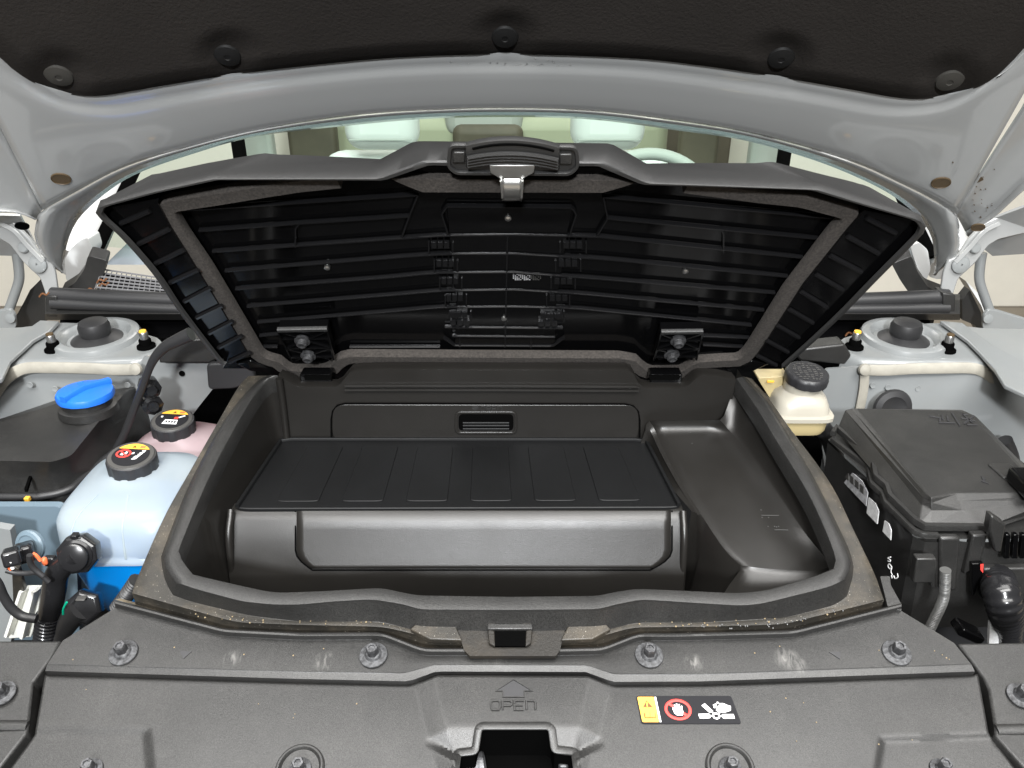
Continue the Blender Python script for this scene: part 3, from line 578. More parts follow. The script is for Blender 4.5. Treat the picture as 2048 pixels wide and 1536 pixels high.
pplate('arrow_mark', [(944, 813), (956, 813), (956, 817), (950, 822), (944, 817)], yp(YB-.0042), Vector((0, -.0007, 0)), PL, dr)
# hinge pockets in the back edge
for u0, u1 in ((600, 672), (1290, 1368)):
    rbox('hinge_pocket', hit((u0+u1)/2, 757, yp(YB+.022)), .036, .02, .02, GLB, TB, bev=.002); pplate('hinge_slot', [(u0+8, 752), (u1-8, 752), (u1-10, 760), (u0+10, 760)], yp(YB+.0095), Vector((0, .004, 0)), BLK, TB)
# marks on the shelf
for a, b in (((1523, 1031), (1558, 1031)), ((1549, 1060), (1576, 1060))): band('mould_mark', hits([a, b], cov(-.053)), COVN, .0006, .0005, GRIB, TB)
for u, v in ((1522, 1020), (1524, 1035), (1537, 1035), (1536, 1053), (1549, 1053), (1553, 1054), (1557, 1053), (1381, 865), (1384, 887), (1437, 861)): lathe('speck', [(.0007, 0), (.0004, .0006)], hit(u, v, cov(-.0535)), COVN, GRIB, TB, seg=6)
# striker slot at the front of the rim
stk = pplate('striker_plate', [(978, 1224), (1063, 1224), (1064, 1247), (976, 1247)], cov(-.0125), -COVN*.008, MUD, TB, bev=.001)
pplate('striker_lip', [(975, 1245), (1065, 1245), (1066, 1258), (974, 1258)], cov(-.0135), -COVN*.005, PL, stk, bev=.001)
for px in ([(975, 1257), (989, 1261), (990, 1292), (978, 1286)], [(1065, 1257), (1052, 1261), (1051, 1292), (1062, 1286)]): pplate('striker_jamb', px, cov(-.0155), -COVN*.008, MUD, stk, bev=.0008)
pplate('striker_hole', [(986, 1258), (1055, 1258), (1054, 1292), (987, 1292)], cov(-.0165), -COVN*.002, BLK, stk)
pplate('shaded_mud_plate', [(912, 1248), (1132, 1248), (1120, 1300), (1112, 1312), (940, 1312), (928, 1300)], cov(-.0195), -COVN*.004, MUD, TB)  # mud plate above the apron, recess shade put into its dark colour
for px in ([(838, 1242), (902, 1242), (912, 1252), (924, 1280), (860, 1278), (820, 1258)], [(1206, 1242), (1146, 1242), (1136, 1252), (1122, 1280), (1184, 1278), (1222, 1258)]): pplate('ramp', px, cov(-.0165), -COVN*.006, PLD, TB, bev=.001)
# ================================================================== rubber mat in the tub
mtr = [hit(470, 1017, zp(zm+.004)), hit(1362, 1014, zp(zm+.004)), hit(1293, 880, zp(zm+.004)), hit(562, 879, zp(zm+.004))]
M = thing('rubber_mat', 'thin black ribbed rubber mat on the step inside the tub', 'mat')
def mq(s, t, h=0): return (mtr[0].lerp(mtr[1], s)).lerp(mtr[3].lerp(mtr[2], s), t)+Vector((0, 0, h))
plate('mat_sheet', [mq(s, t) for s, t in rnd([(0, 0), (1, 0), (1, 1), (0, 1)], .035, 4)], Vector((0, 0, -.006)), MATT, M, bev=.001)
for i in range(6):
    a, b = .085+i*.147, .085+i*.147+.095
    plate('raised_pad', [mq(s, t, .0012) for s, t in rnd([(a, .08), (b, .08), (b, .88), (a, .88)], .02, 3)], Vector((0, 0, -.0016)), MATT, M, bev=.0006)
lip = [mq(s, t, .0003) for s, t in ((.004, .01), (.004, .96), (.03, .985), (.97, .985), (.996, .96), (.996, .01))]
band('edge_lip', lip, Vector((0, 0, 1)), .004, .0035, MATT, M)
# ================================================================== frunk lid
LD_ = thing('frunk_hatch', 'open black plastic frunk lid showing its ribbed underside', 'lid')
Lleft = [(445, 731), (437, 727), (358, 627), (305, 550), (242, 478), (202, 441), (190, 427), (193, 416), (209, 409)]
Ltop = [(209, 409), (300, 384), (423, 357), (755, 356), (848, 322), (1206, 324), (1297, 365), (1636, 378), (1740, 410), (1816, 432)]
Ltopb = [(215, 402), (300, 372), (454, 337), (749, 322), (828, 279), (1223, 284), (1301, 329), (1602, 352), (1740, 398), (1822, 427)]
Lright = [(1816, 432), (1842, 441), (1852, 452), (1850, 463), (1838, 479), (1765, 552), (1688, 630), (1620, 693), (1572, 735)]
Lbot = [(1572, 735), (1520, 752), (1400, 742), (1255, 740), (700, 740), (560, 742), (500, 745), (445, 731)]
nt = 120
E0 = [tuple(p) for p in rs(cr(Lleft, 80), 30)]; T0 = ru(Ltop, nt); T0b = ru(Ltopb, nt); E1 = [tuple(p) for p in rs(cr(Lright, 80), 30)]
O3 = hits(E0[:-1], lid(0))+hits(T0, lid(0))+hits(E1[1:], lid(0))
b3 = hits(E0[:-1], lid(0)); backL = [p-LM*(.034-.026*max(0, (i-12)/17)) for i, p in enumerate(b3)]
tb = [hit(u, v, lid(-.0009*max(6, T0[i][1]-v))) for i, (u, v) in enumerate(T0b)]; backR = [p-LM*(.008+.026*min(1, i/16)) for i, p in enumerate(hits(E1[1:], lid(0)))]
Bk = backL+tb+backR
cen = sum(O3, Vector())/len(O3)
inset = lambda P, d: [p+(cen-p).normalized()*d for p in P]
I3 = inset(O3, .007)
ccx, ccy = 1024, 560
PX = E0[:-1]+T0+E1[1:]
pin = [(u+9*(1 if u < ccx else -1)*(1 if (u < 440 or u > 1570) else 0), v+(6 if 440 <= u <= 1570 else 3)) for u, v in PX]
pan3 = hits(pin, lid(-.028))
rows = [pan3, [p+LM*-.002 for p in I3], [p+LM*.0006 for p in inset(O3, .0055)], [p+LM*.0006 for p in inset(O3, .0015)], [p-LM*.001 for p in O3], [a.lerp(b, .5) for a, b in zip(O3, Bk)], [a.lerp(b, .93) for a, b in zip(O3, Bk)], [p-LM*.002-(p-cen).normalized()*.004 for p in Bk], [q-LM*(.044+(q-O3[0]).dot(LM)) for q in inset(Bk, .036)]]
loft('lid_shell', rows[1:], LIDM, LD_, smooth=50); loft('inner_wall', rows[:2], GLB, LD_)
n = len(Bk)
skin = [q-LM*(.044+(q-O3[0]).dot(LM)) for q in inset(Bk, .036)]
hb = hits([(445, 735), (1572, 738)], lid(-.04))
mk('outer_skin', skin, [tuple(range(n))], LIDM, LD_, smooth=0)
mk('inner_panel', pan3, [tuple(range(n))], GLB, LD_, smooth=0)
bt3 = [p-LM*.028 for p in (pan3[0]+LM*.028, pan3[-1]+LM*.028)]
# ribs
ribs = [[(352, 416), (836, 385)], [(385, 457), (600, 442), (819, 428)], [(412, 499), (803, 472), (890, 466), (1030, 465), (1193, 468), (1619, 511)], [(437, 538), (803, 509), (890, 503), (1030, 503), (1206, 513), (1589, 549)], [(458, 574), (782, 550), (870, 541), (1030, 540), (1185, 552), (1563, 582)], [(481, 609), (803, 584), (880, 577), (1030, 575), (1150, 582), (1541, 617)], [(502, 641), (803, 617), (880, 610), (1030, 609), (1150, 612), (1516, 647)], [(1206, 389), (1683, 432)], [(1215, 432), (1653, 473)],
        [(884, 423), (893, 408), (1145, 410), (1152, 424)], [(890, 650), (1125, 652)], [(905, 668), (1110, 670)], [(888, 672), (910, 687), (1105, 688), (1128, 672)], [(700, 690), (880, 690)], [(520, 668), (560, 664)], [(1405, 668), (1500, 672)], [(1405, 686), (1485, 690)], [(519, 690), (556, 690)]]
for r in ribs:
    if len(r) <= 6 and r[-1][0]-r[0][0] > 400: r[0] = (r[0][0]+(14 if r[0][0] < 600 else 0), r[0][1]); r[-1] = (r[-1][0]-(14 if r[-1][0] > 1500 else 0), r[-1][1])
    band('rib', hits([tuple(p) for p in rs(r, 30)], lid(-.0265)), LM, .0020, .0042, RIBM, LD_, flat=.7)
for r in ([(884, 423), (897, 465)], [(1152, 424), (1138, 468)], [(836, 385), (819, 428), (803, 472)], [(1206, 389), (1215, 432), (1193, 468)], [(1015, 466), (1010, 690)], [(600, 442), (592, 452), (592, 490)], [(1440, 452), (1446, 462), (1446, 500)], [(920, 670), (920, 700)], [(1062, 670), (1062, 700)]):
    band('rib', hits([tuple(p) for p in rs(r, 12)], lid(-.0265)), LM, .0019, .004, RIBM, LD_, flat=.7)
pplate('centre_panel', [(893, 412), (1146, 413), (1136, 466), (1108, 640), (1112, 688), (908, 687), (915, 640), (897, 465)], lid(-.0245), -LM*.003, GLB, LD_, bev=.001)
for k in range(5):
    v0 = 466+k*37-k*k*.6; 
    for ua, ub in ((862+k*10, 900+k*9), (1126-k*9, 1166-k*10)):
        for j in range(3): pplate('rib_block', [(ua+(ub-ua)*j/3+1, v0+20), (ua+(ub-ua)*(j+.86)/3, v0+20), (ua+(ub-ua)*(j+.86)/3, v0+31), (ua+(ub-ua)*j/3+1, v0+31)], lid(-.0215), -LM*.004, RIBM, LD_)
for ua, ub, v0 in ((897, 936, 626), (1080, 1122, 628), (900, 940, 642), (1076, 1116, 644)):
    for j in range(3): pplate('rib_block', [(ua+(ub-ua)*j/3+1, v0), (ua+(ub-ua)*(j+.86)/3, v0), (ua+(ub-ua)*(j+.86)/3, v0+9), (ua+(ub-ua)*j/3+1, v0+9)], lid(-.0205), -LM*.004, RIBM, LD_)
for k in range(5):
    v0 = 466+k*37-k*k*.6
    for u in (906+k*9, 858+k*11, 1120-k*9, 1172-k*11): band('rib', hits([(u, v0+14), (u, v0+36)], lid(-.0265)), LM, .0018, .0035, RIBM, LD_, flat=.7)
zl = lambda x, y: (180+x/2.409, 260+y/2.409); zr = lambda x, y: (1000+x/2.327, 260+y/2.327)
fl = [((150, 445), (290, 385)), ((235, 545), (385, 472)), ((315, 640), (455, 572)), ((385, 732), (525, 668)), ((455, 822), (585, 755)), ((515, 900), (640, 840)), ((575, 975), (690, 915)), ((620, 1045), (735, 985)), ((670, 1115), (775, 1065))]
frr = [((1705, 405), (1840, 475)), ((1615, 490), (1760, 570)), ((1535, 580), (1680, 655)), ((1470, 668), (1595, 740)), ((1400, 748), (1520, 820)), ((1345, 830), (1455, 893)), ((1290, 905), (1390, 962)), ((1240, 975), (1340, 1030)), ((1195, 1045), (1285, 1090))]
pplate('side_flange', [(205, 428), (215, 416), (318, 396), (316, 408), (342, 457), (387, 528), (438, 611), (480, 681), (500, 714), (455, 726), (440, 722), (364, 627), (312, 550), (250, 480)], lid(-.0085), -LM*.003, GLB, LD_)
pplate('side_flange', [(1838, 452), (1826, 440), (1728, 420), (1722, 430), (1697, 458), (1606, 571), (1532, 686), (1515, 710), (1572, 728), (1615, 690), (1682, 628), (1758, 550), (1828, 478)], lid(-.0085), -LM*.003, GLB, LD_)
for a, b in fl: band('flange_rib', hits([zl(*a), zl(*b)], lid(-.0085)), LM, .004, .0035, RIBM, LD_, flat=.6)
for a, b in frr: band('flange_rib', hits([zr(*a), zr(*b)], lid(-.0085)), LM, .004, .0035, RIBM, LD_, flat=.6)
# foam seals
fp = [(680, 350), (600, 358), (530, 369), (440, 384), (350, 398), (336, 404), (345, 424), (363, 455), (412, 526), (462, 609), (504, 679), (514, 697), (530, 709), (556, 716), (570, 728), (584, 735), (652, 735), (668, 728), (684, 712), (700, 706), (1236, 709), (1262, 714), (1280, 731), (1296, 738), (1360, 737), (1378, 729), (1396, 717), (1440, 714), (1473, 713), (1492, 704), (1507, 684), (1580, 569), (1670, 453), (1698, 424), (1694, 414), (1602, 389), (1516, 380), (1430, 368), (1370, 360)]
band('foam_seal', hits([tuple(p) for p in rs(fp, 160)], lid(-.021)), LM, .0155, .010, FOAM, LD_, flat=.8)
pplate('latch_plate', [(772, 356), (850, 324), (1204, 326), (1285, 364), (1255, 374), (1221, 388), (838, 387), (790, 366)], lid(-.014), -LM*.006, GLB, LD_, bev=.001)
pplate('foam_seal', rnd([(780, 357), (822, 358), (1225, 361), (1270, 366), (1248, 374), (1205, 386), (845, 385), (800, 367)], 6), lid(-.006), -LM*.008, FOAM, LD_, bev=.002)
# hinge brackets on the lid
for q, (pl4, scr) in enumerate((([(556, 657), (655, 655), (668, 716), (585, 718)], ((605, 683), (617, 713))), ([(1405, 660), (1322, 661), (1308, 716), (1392, 716)], ((1356, 683), (1343, 711))))):
    b = pplate('hinge_bracket', pl4, lid(-.008), -LM*.012, GLB, LD_, bev=.001)
    band('bracket_edge', hits(pl4[:2], lid(-.006)), LM, .005, .004, LIDM, b)
    for s, e in (((.0, .05), (1, .6)), ((1, .05), (0, .6)), ((0, .6), (1, .6)), ((0, .6), (.9, .98)), ((1, .6), (.1, .98)), ((0, .3), (1, .3)), ((0, .9), (1, .9)), ((0, 0), (0, 1)), ((1, 0), (1, 1))):
        f2 = lambda st: tuple(Vector(pl4[0]).lerp(Vector(pl4[1]), st[0]).lerp(Vector(pl4[3]).lerp(Vector(pl4[2]), st[0]), st[1]))
        band('bracket_web', hits([f2(s), f2(e)], lid(-.0075)), LM, .0022, .0035, GLB, b)
    for u, v in scr: lathe('screw', [(.0085, 0), (.0085, .003), (.0058, .0035), (.0056, .008), (.004, .0092), (.002, .008)], hit(u, v-4, lid(-.0065)), LM, BOLT, b, seg=18)
    wb = [(470, 728), (500, 722), (548, 738), (540, 748), (500, 743)] if q == 0 else [(1540, 728), (1505, 722), (1450, 738), (1458, 750), (1505, 744)]
    pplate('hinge_cover', wb, lid(-.012), -LM*.008, GLB, LD_, bev=.002)
band('lower_rail', hits([(706, 729), (1020, 728), (1250, 730)], lid(-.02)), LM, .002, .008, GLB, LD_)
for u in (725, 866, 1005, 1118, 1228): band('lower_rail', hits([(u, 720), (u, 736)], lid(-.02)), LM, .002, .008, GLB, LD_)
for u, v in ((1016, 432), (655, 531), (1370, 538), (1008, 633)): lathe('clip_pin', [(.0032, 0), (.003, .004), (.001, .005)], hit(u, v, lid(-.0265)), LM, STEEL, LD_, seg=12)
for u, v in ((253, 420), (1790, 437)): rbox('rubber_stop', hit(u, v, lid(-.022)), .009, .007, .008, LABEL, LD_, bev=.003)
for i in range(16):
    for j in range(6):
        if (i*7+j*3) % 5: pplate('label_print', [(1026+i*3.6, 545+j*2.7), (1028.2+i*3.6, 545+j*2.7), (1028.2+i*3.6, 546.6+j*2.7), (1026+i*3.6, 546.6+j*2.7)], lid(-.0240), LM*.0002, LABEL if i < 10 else CAPT, LD_)
# latch handle
HD = thing('lid_latch', 'ribbed black plastic latch handle with steel hook on the lid edge', 'latch')
rc = rnd([(900, 288), (1152, 292), (1156, 330), (1140, 345), (912, 343), (897, 330)], 12, 4)
pplate('recess', rc, lid(.003), -LM*.0035, LIDM, HD, bev=.002)
rl = hits(rc+[rc[0]], lid(.003)); band('recess_lip', rl, LM, .003, .003, LIDM, HD)
for px in ([(907, 305), (930, 305), (930, 326), (905, 326)], [(1119, 309), (1144, 309), (1144, 329), (1119, 329)]): pplate('side_pad', px, lid(.0065), -LM*.005, PL, HD, bev=.001)
def arc(v0, sag, u0=932, u1=1119, n=25, tilt=4): return [(u0+(u1-u0)*i/(n-1), v0+tilt*i/(n-1)-sag*(1-(2*i/(n-1)-1)**2)) for i in range(n)]
rows = [hits(arc(290, 17), lid(-.012)), hits(arc(284, 14), lid(.004)), hits(arc(286, 14, 934, 1117), lid(.012)), hits(arc(292, 13), lid(.0155)), hits(arc(307, 12), lid(.0165)), hits(arc(313, 11), lid(.0155)), hits(arc(330, 9), lid(.009)), hits(arc(334, 8), lid(.002)), hits(arc(336, 8), lid(-.006))]
hb_ = loft('handle', rows, LIDM, HD, smooth=50, capa=True, capb=True)
mk('handle_end', [r[0] for r in rows], [tuple(range(len(rows)))], LIDM, hb_, smooth=0); mk('handle_end', [r[-1] for r in rows], [tuple(range(len(rows)))], LIDM, hb_, smooth=0)
for v, s, h in ((314.5, 11, .0148), (320, 10.5, .0125), (325.5, 10, .0102), (331, 9.5, .0078)): band('grip_rib', hits(arc(v, s, 935, 1116), lid(h)), (LM+LD*.5).normalized(), .0034, .003, LIDM, hb_)
band('grip_line', hits(arc(297, 11, 945, 1108), lid(.0158)), LM, .0018, .0012, BLK, hb_)
hk = pplate('hook', [(979, 331), (1070, 331), (1068, 346), (1046, 358), (1042, 394), (1006, 394), (1000, 358), (980, 346)], lid(.012), -LM*.003, STEEL, HD, bev=.0008)
loft('hook_bend', [hits([(1004+40*i/6, v) for i in range(7)], lid(h)) for v, h in ((358, .0122), (380, .0135), (392, .013), (399, .010), (402, .006))], STEEL, hk, solid=.003, smooth=60)
for u in (1002, 1045): band('hook_side', hits([(u, 358), (u+(3 if u < 1020 else -2), 392)], lid(.0118)), LM, .002, .003, STEEL, hk)
# ================================================================== radiator cover at the front
RC = thing('radiator_cover', 'wide black plastic radiator cover with bolts, OPEN arrow and warning sticker', 'cover')
Sx = [(230, 1216), (448, 1273), (600, 1281), (764, 1280), (846, 1312), (936, 1312), (1116, 1312), (1205, 1310), (1276, 1282), (1361, 1282), (1588, 1276), (1803, 1222)]
Mx = [(126, 1281), (448, 1300), (764, 1310), (846, 1321), (1205, 1321), (1276, 1313), (1588, 1303), (1908, 1286)]
Tx = [(94, 1330), (600, 1344), (807, 1347), (870, 1330), (1174, 1331), (1229, 1349), (1400, 1349), (1943, 1329)]
Bx = [(90, 1343), (600, 1359), (818, 1364), (872, 1344), (1172, 1345), (1225, 1365), (1400, 1364), (1950, 1344)]
nS = 130
s0 = blur(ru(Sx, nS), 1); m0 = ru(Mx, nS); t0 = ru(Tx, nS); b0 = ru(Bx, nS)
off = lambda P, dv: [(u, v+dv) for u, v in P]
g_in = [(u, v) for u, v in ru([(255, 1192)]+PF[1:-1]+[(1778, 1203)], nS)]
rows = [[p+Vector((0, .004, -.02)) for p in hits(off(g_in, 2), cov(-.036))], hits(mixpx(g_in, off(s0, -16), .6), cov(-.037)), hits(off(s0, -17), cov(-.036))]
loft('gutter', rows, GUT, RC, smooth=30)
rows = [hits(off(s0, -16.5), cov(-.0365)), hits(off(s0, -15.5), cov(-.0215)), hits(off(s0, -13), cov(-.0205)), hits(off(s0, -9), cov(-.0207)), hits(off(s0, -7), cov(-.0225)), hits(off(s0, -1.5), cov(-.0275)), hits(s0, cov(-.028))]
loft('seal_lip', rows, PL, RC, smooth=35)
rows = [hits(s0, cov(-.028)), hits(mixpx(s0, m0, .5), cov(-.0275)), hits(m0, cov(-.027)), hits(mixpx(m0, t0, .5), cov(-.027)), hits(mixpx(m0, t0, .96), cov(-.027)), hits(t0, cov(-.0275)), hits(mixpx(t0, b0, .08), cov(-.0277)), hits(mixpx(t0, b0, .92), cov(-.0294)), hits(b0, cov(-.0305)), [p+Vector((0, .003, -.012)) for p in hits(b0, cov(-.0305))]]
# deck plastic with chalky scuffs at fixed spots
def scuffed():
    m = PL.copy(); m.name = 'scuffed_black_plastic'; N = m.node_tree.nodes; Lk = m.node_tree.links; p = N['Principled BSDF']
    geo = N.new('ShaderNodeNewGeometry'); acc = None
    for u, v, r in ((465, 1316, .0085), (650, 1322, .010), (1387, 1324, .009), (1575, 1318, .012), (1600, 1332, .008), (1000, 1292, .02)):
        c = hit(u, v, cov(-.027)); d = N.new('ShaderNodeVectorMath'); d.operation = 'DISTANCE'; d.inputs[1].default_value = c; Lk.new(geo.outputs['Position'], d.inputs[0])
        q = N.new('ShaderNodeMapRange'); q.inputs[1].default_value = r; q.inputs[2].default_value = r*.2; q.inputs[4].default_value = .36 if u != 1000 else .3; Lk.new(d.outputs['Value'], q.inputs[0])
        if acc is None: acc = q.outputs[0]
        else: mx = N.new('ShaderNodeMath'); mx.operation = 'MAXIMUM'; Lk.new(acc, mx.inputs[0]); Lk.new(q.outputs[0], mx.inputs[1]); acc = mx.outputs[0]
    nz = N.new('ShaderNodeTexNoise'); nz.inputs['Scale'].default_value = 160; nz.inputs['Detail'].default_value = 6; nz.inputs['Distortion'].default_value = 1.0; mv = N.new('ShaderNodeMapping'); mv.inputs['Rotation'].default_value = (0, 0, .5); mv.inputs['Scale'].default_value = (1.3, .35, 1); Lk.new(geo.outputs['Position'], mv.inputs['Vector']); Lk.new(mv.outputs[0], nz.inputs['Vector'])
    rr_ = N.new('ShaderNodeMapRange'); rr_.inputs[1].default_value = .42; rr_.inputs[2].default_value = .68; Lk.new(nz.outputs['Fac'], rr_.inputs[0])
    mu = N.new('ShaderNodeMath'); mu.operation = 'MULTIPLY'; Lk.new(acc, mu.inputs[0]); Lk.new(rr_.outputs[0], mu.inputs[1])
    mixn = N.new('ShaderNodeMix'); mixn.data_type = 'RGBA'; old = p.inputs['Base Color'].links[0].from_socket
    Lk.new(mu.outputs[0], mixn.inputs[0]); Lk.new(old, mixn.inputs[6]); mixn.inputs[7].default_value = (.36, .35, .33, 1); Lk.new(mixn.outputs[2], p.inputs['Base Color']); return m
SCUF = scuffed()
deck = loft('upper_deck', rows, SCUF, RC, smooth=35)
# lower panel: a moulded height field, real relief
OPN = [(957, 1458), (965, 1453), (1096, 1453), (1104, 1460), (1109, 1500), (1150, 1505), (1157, 1560), (1157, 1640), (908, 1640), (908, 1560), (915, 1507), (950, 1503)]
def sst(a, b, x): t = min(1, max(0, (x-a)/(b-a))); return t*t*(3-2*t)
def lin(a, b, x): return min(1, max(0, (x-a)/(b-a)))
def low_h(u, v):
    h = 0
    # raised centre block
    k = (v-1364)/106
    l = lin(827+28*k, 870+28*k, u); r = lin(1225-28*k, 1176-20*k, u); h += .0045*min(l, r)
    # flared wings around the latch opening
    if v > 1450 and 853 < u < 1207:
        top = 1453+max(0, (901-u)*.48, (u-1158)*.48); bo = 1476+(u-853)*.525 if u < 930 else (1476+(1207-u)*.525 if u > 1130 else 9999)
        h -= .0075*lin(top, top+52, v)*(1-lin(bo, bo+16, v))
    # recessed corner pads
    e = min(lin(305+.085*(v-1471), 285+.085*(v-1471), u), lin(1452+.01*u, 1467+.01*u, v)); h -= .0026*e
    e = min(lin(1759-.17*(v-1470), 1773-.17*(v-1470), u), lin(1472-.04*(u-1760), 1487-.04*(u-1760), v)); h -= .0026*e
    return h
def edgeL(v): return 90-(v-1348)*.17 if v < 1471 else 69-(v-1471)*.73
def edgeR(v): return 1956+(v-1348)*.18 if v < 1466 else 1977+(v-1466)*.75
def inside(u, v, poly):
    c = False; j = len(poly)-1
    for i in range(len(poly)):
        (a, b), (d, e) = poly[i], poly[j]
        if (b > v) != (e > v) and u < (d-a)*(v-b)/(e-b)+a: c = not c
        j = i
    return c
topl = ru([(u, v+6.5) for u, v in Bx], 400); NU, NV = 420, 60
V = []; Fc = []; UVp = []
for i in range(NV+1):
    for j in range(NU+1):
        s = j/NU; q = i/NV
        ut = 90+(1955-90)*s; vt = topl[min(399, int((ut-90)/(1950-90)*399))][1] if ut < 1950 else 1348
        v = vt+(1650-vt)*q; u = edgeL(v)+(edgeR(v)-edgeL(v))*s
        # pull grid points onto the outline of the latch opening
        UVp.append((u, v)); V.append(hit(u, v, low(low_h(u, v))))
for i in range(NV):
    for j in range(NU):
        a = i*(NU+1)+j; cu = sum(UVp[k][0] for k in (a, a+1, a+NU+1, a+NU+2))/4; cv = sum(UVp[k][1] for k in (a, a+1, a+NU+1, a+NU+2))/4
        if not inside(cu, cv, OPN): Fc.append((a, a+1, a+NU+2, a+NU+1))
lowp = mk('lower_panel', V, Fc, PL, RC, smooth=25, solid=.003)
op3 = [hit(u, v, low(low_h(u+(6 if u > 1030 else -6), v-4)+.0006)) for u, v in rnd(OPN, 6, 3)]
band('opening_edge', op3+[op3[0]], COVN, .006, .0022, PL, lowp)
loft('opening_wall', [op3+[op3[0]], [p+Vector((0, .004, -.06)) for p in op3+[op3[0]]]], BLK, lowp, smooth=30)
LT = thing('hood_latch', 'worn metal hood latch deep in the opening at the bottom edge', 'latch')
lathe('striker_roller', [(.011, -.01), (.013, -.008), (.013, .008), (.011, .01)], hit(945, 1535, low(-.035)), Vector((1, .2, 0)), BOLT, LT, seg=20)
rbox('latch_plate', hit(1040, 1520, low(-.05)), .07, .05, .004, BLK, LT, bev=.001); rbox('latch_arm', hit(1125, 1528, low(-.03)), .008, .02, .02, BOLT, LT, bev=.002)
# bolts
for u, v in ((247, 1306), (747, 1311), (1298, 1311), (1793, 1306)): boltpart('bolt', hit(u, v, cov(-.0265)), COVN, .0118, .0052, RC)
for u, v in ((600, 1538), (1460, 1536)): lathe('bolt_collar', [(.0188, -.001), (.0182, .0022), (.0172, .003), (.0160, .003), (.0148, .0018), (.0142, .0004), (.002, .0003)], hit(u, v, low(.0)), COVN, PL, RC, seg=40)
for u, v in ((600, 1538), (1460, 1536), (183, 1540), (1882, 1540)): boltpart('bolt', hit(u, v, low(low_h(u, v)+.0006)), COVN, .0085, .0048, RC)
for tri in ([(359, 1301), (383, 1303), (367, 1317)], [(1658, 1304), (1681, 1303), (1680, 1318)]): pplate('arrow_mark', tri, cov(-.0264), -COVN*.0006, CAPB, deck)
ar = [(1027, 1359), (1064, 1382), (1048, 1382), (1048, 1394), (1006, 1394), (1006, 1382), (992, 1382)]
pplate('open_arrow', ar, low(.0048), -COVN*.001, CAPB, lowp); band('arrow_edge', hits(ar+[ar[0]], low(.0049)), COVN, .0009, .0007, PL, lowp)
write('OPEN', 982, 1402, 20, 18, 3.6, low(.0047), COVN, .0016, .0010, PL, lowp)
# warning sticker
sk = lambda X, Y: (1260+X/8.904, 1380+Y/8.904)
st = pplate('warning_sticker', rnd([sk(110, 105), sk(1800, 105), sk(1985, 600), sk(205, 600)], 5, 4), low(.0008), -COVN*.001, BKP, RC)
def stick(name, pts, m, h=.0010, r=0):
    P_ = [sk(*p) for p in pts]; return pplate(name, rnd(P_, r, 3) if r else P_, low(h), -COVN*.0003, m, st)
stick('yellow_field', [(130, 122), (432, 122), (528, 570), (222, 570)], YEL, r=3); stick('white_stripe', [(434, 122), (462, 122), (560, 570), (528, 570)], WHT)
stick('warning_triangle', [(296, 185), (402, 302), (232, 302)], DKB, .0013); stick('exclamation', [(290, 220), (312, 220), (318, 300), (300, 300)], YEL, .0016)
stick('manual_symbol', [(245, 410), (455, 415), (465, 495), (258, 495)], DKB, .0013); stick('manual_page', [(265, 390), (350, 385), (358, 478), (280, 482)], YEL, .0016); stick('manual_page', [(356, 385), (440, 390), (448, 482), (366, 478)], YEL, .0016)
ring = [(855+215*math.cos(a)+(30*math.sin(a)), 350+165*math.sin(a)) for a in [2*math.pi*i/36 for i in range(37)]]
band('prohibition_ring', hits([sk(*p) for p in ring], low(.0011)), COVN, .0022, .0004, RED, st); band('prohibition_slash', hits([sk(690, 240), sk(1010, 455)], low(.0009)), COVN, .0022, .0004, RED, st)
stick('hand', [(755, 330), (765, 305), (800, 360), (782, 262), (800, 258), (822, 335), (818, 240), (838, 238), (850, 330), (868, 248), (886, 252), (888, 340), (912, 278), (930, 285), (930, 350), (948, 375), (940, 450), (840, 450), (790, 410)], WHT, .0017)
stick('fan_blade', [(1215, 425), (1410, 422), (1440, 460), (1425, 500), (1240, 502)], WHT, .0014); stick('fan_blade', [(1640, 430), (1845, 430), (1868, 508), (1665, 508), (1630, 468)], WHT, .0014); stick('fan_blade', [(1275, 275), (1330, 238), (1480, 375), (1465, 400), (1415, 402)], WHT, .0014)
band('fan_hub', hits([sk(1535+58*math.cos(a)+10*math.sin(a), 462+48*math.sin(a)) for a in [2*math.pi*i/8 for i in range(9)]], low(.0011)), COVN, .0013, .0003, WHT, st)
for a, b in (((1440, 462), (1478, 462)), ((1595, 464), (1632, 466)), ((1465, 398), (1492, 425)), ((1575, 425), (1610, 385))): band('fan_spoke', hits([sk(*a), sk(*b)], low(.0011)), COVN, .001, .0003, WHT, st)
stick('cut_hand', [(1530, 360), (1600, 235), (1660, 235), (1740, 270), (1795, 285), (1795, 365), (1700, 395), (1640, 395), (1600, 405)], WHT, .0014)
for k in range(4): band('cut_finger', hits([sk(1560+k*8-30, 225+k*27), sk(1478+k*4, 262+k*16)], low(.0011)) if k else hits([sk(1580, 232), sk(1545, 222)], low(.0011)), COVN, .0012, .0003, WHT, st)
for k in range(4): band('finger_gap', hits([sk(1630-k*12, 262+k*27), sk(1590-k*10, 268+k*27)], low(.0015)), COVN, .0006, .0002, BKP, st)
GRIT = mat('tan_grit', (.22, .17, .10), .8); WATER = mat('water_film', (.05, .05, .05), .05, spec=.8)
for i in range(34):
    u = random.uniform(120, 1920); v = random.uniform(1290, 1320) if i % 2 else random.uniform(1375, 1520)
    f_ = cov(-.0268) if v < 1325 else low(low_h(u, v)+.0002)
    if inside(u, v, [(840, 1280), (1210, 1280), (1215, 1536), (840, 1536)]): continue
    lathe('grit', [(random.uniform(.00035, .0008), 0), (.0003, .0005)], hit(u, v, f_), COVN, GRIT, RC, seg=6)
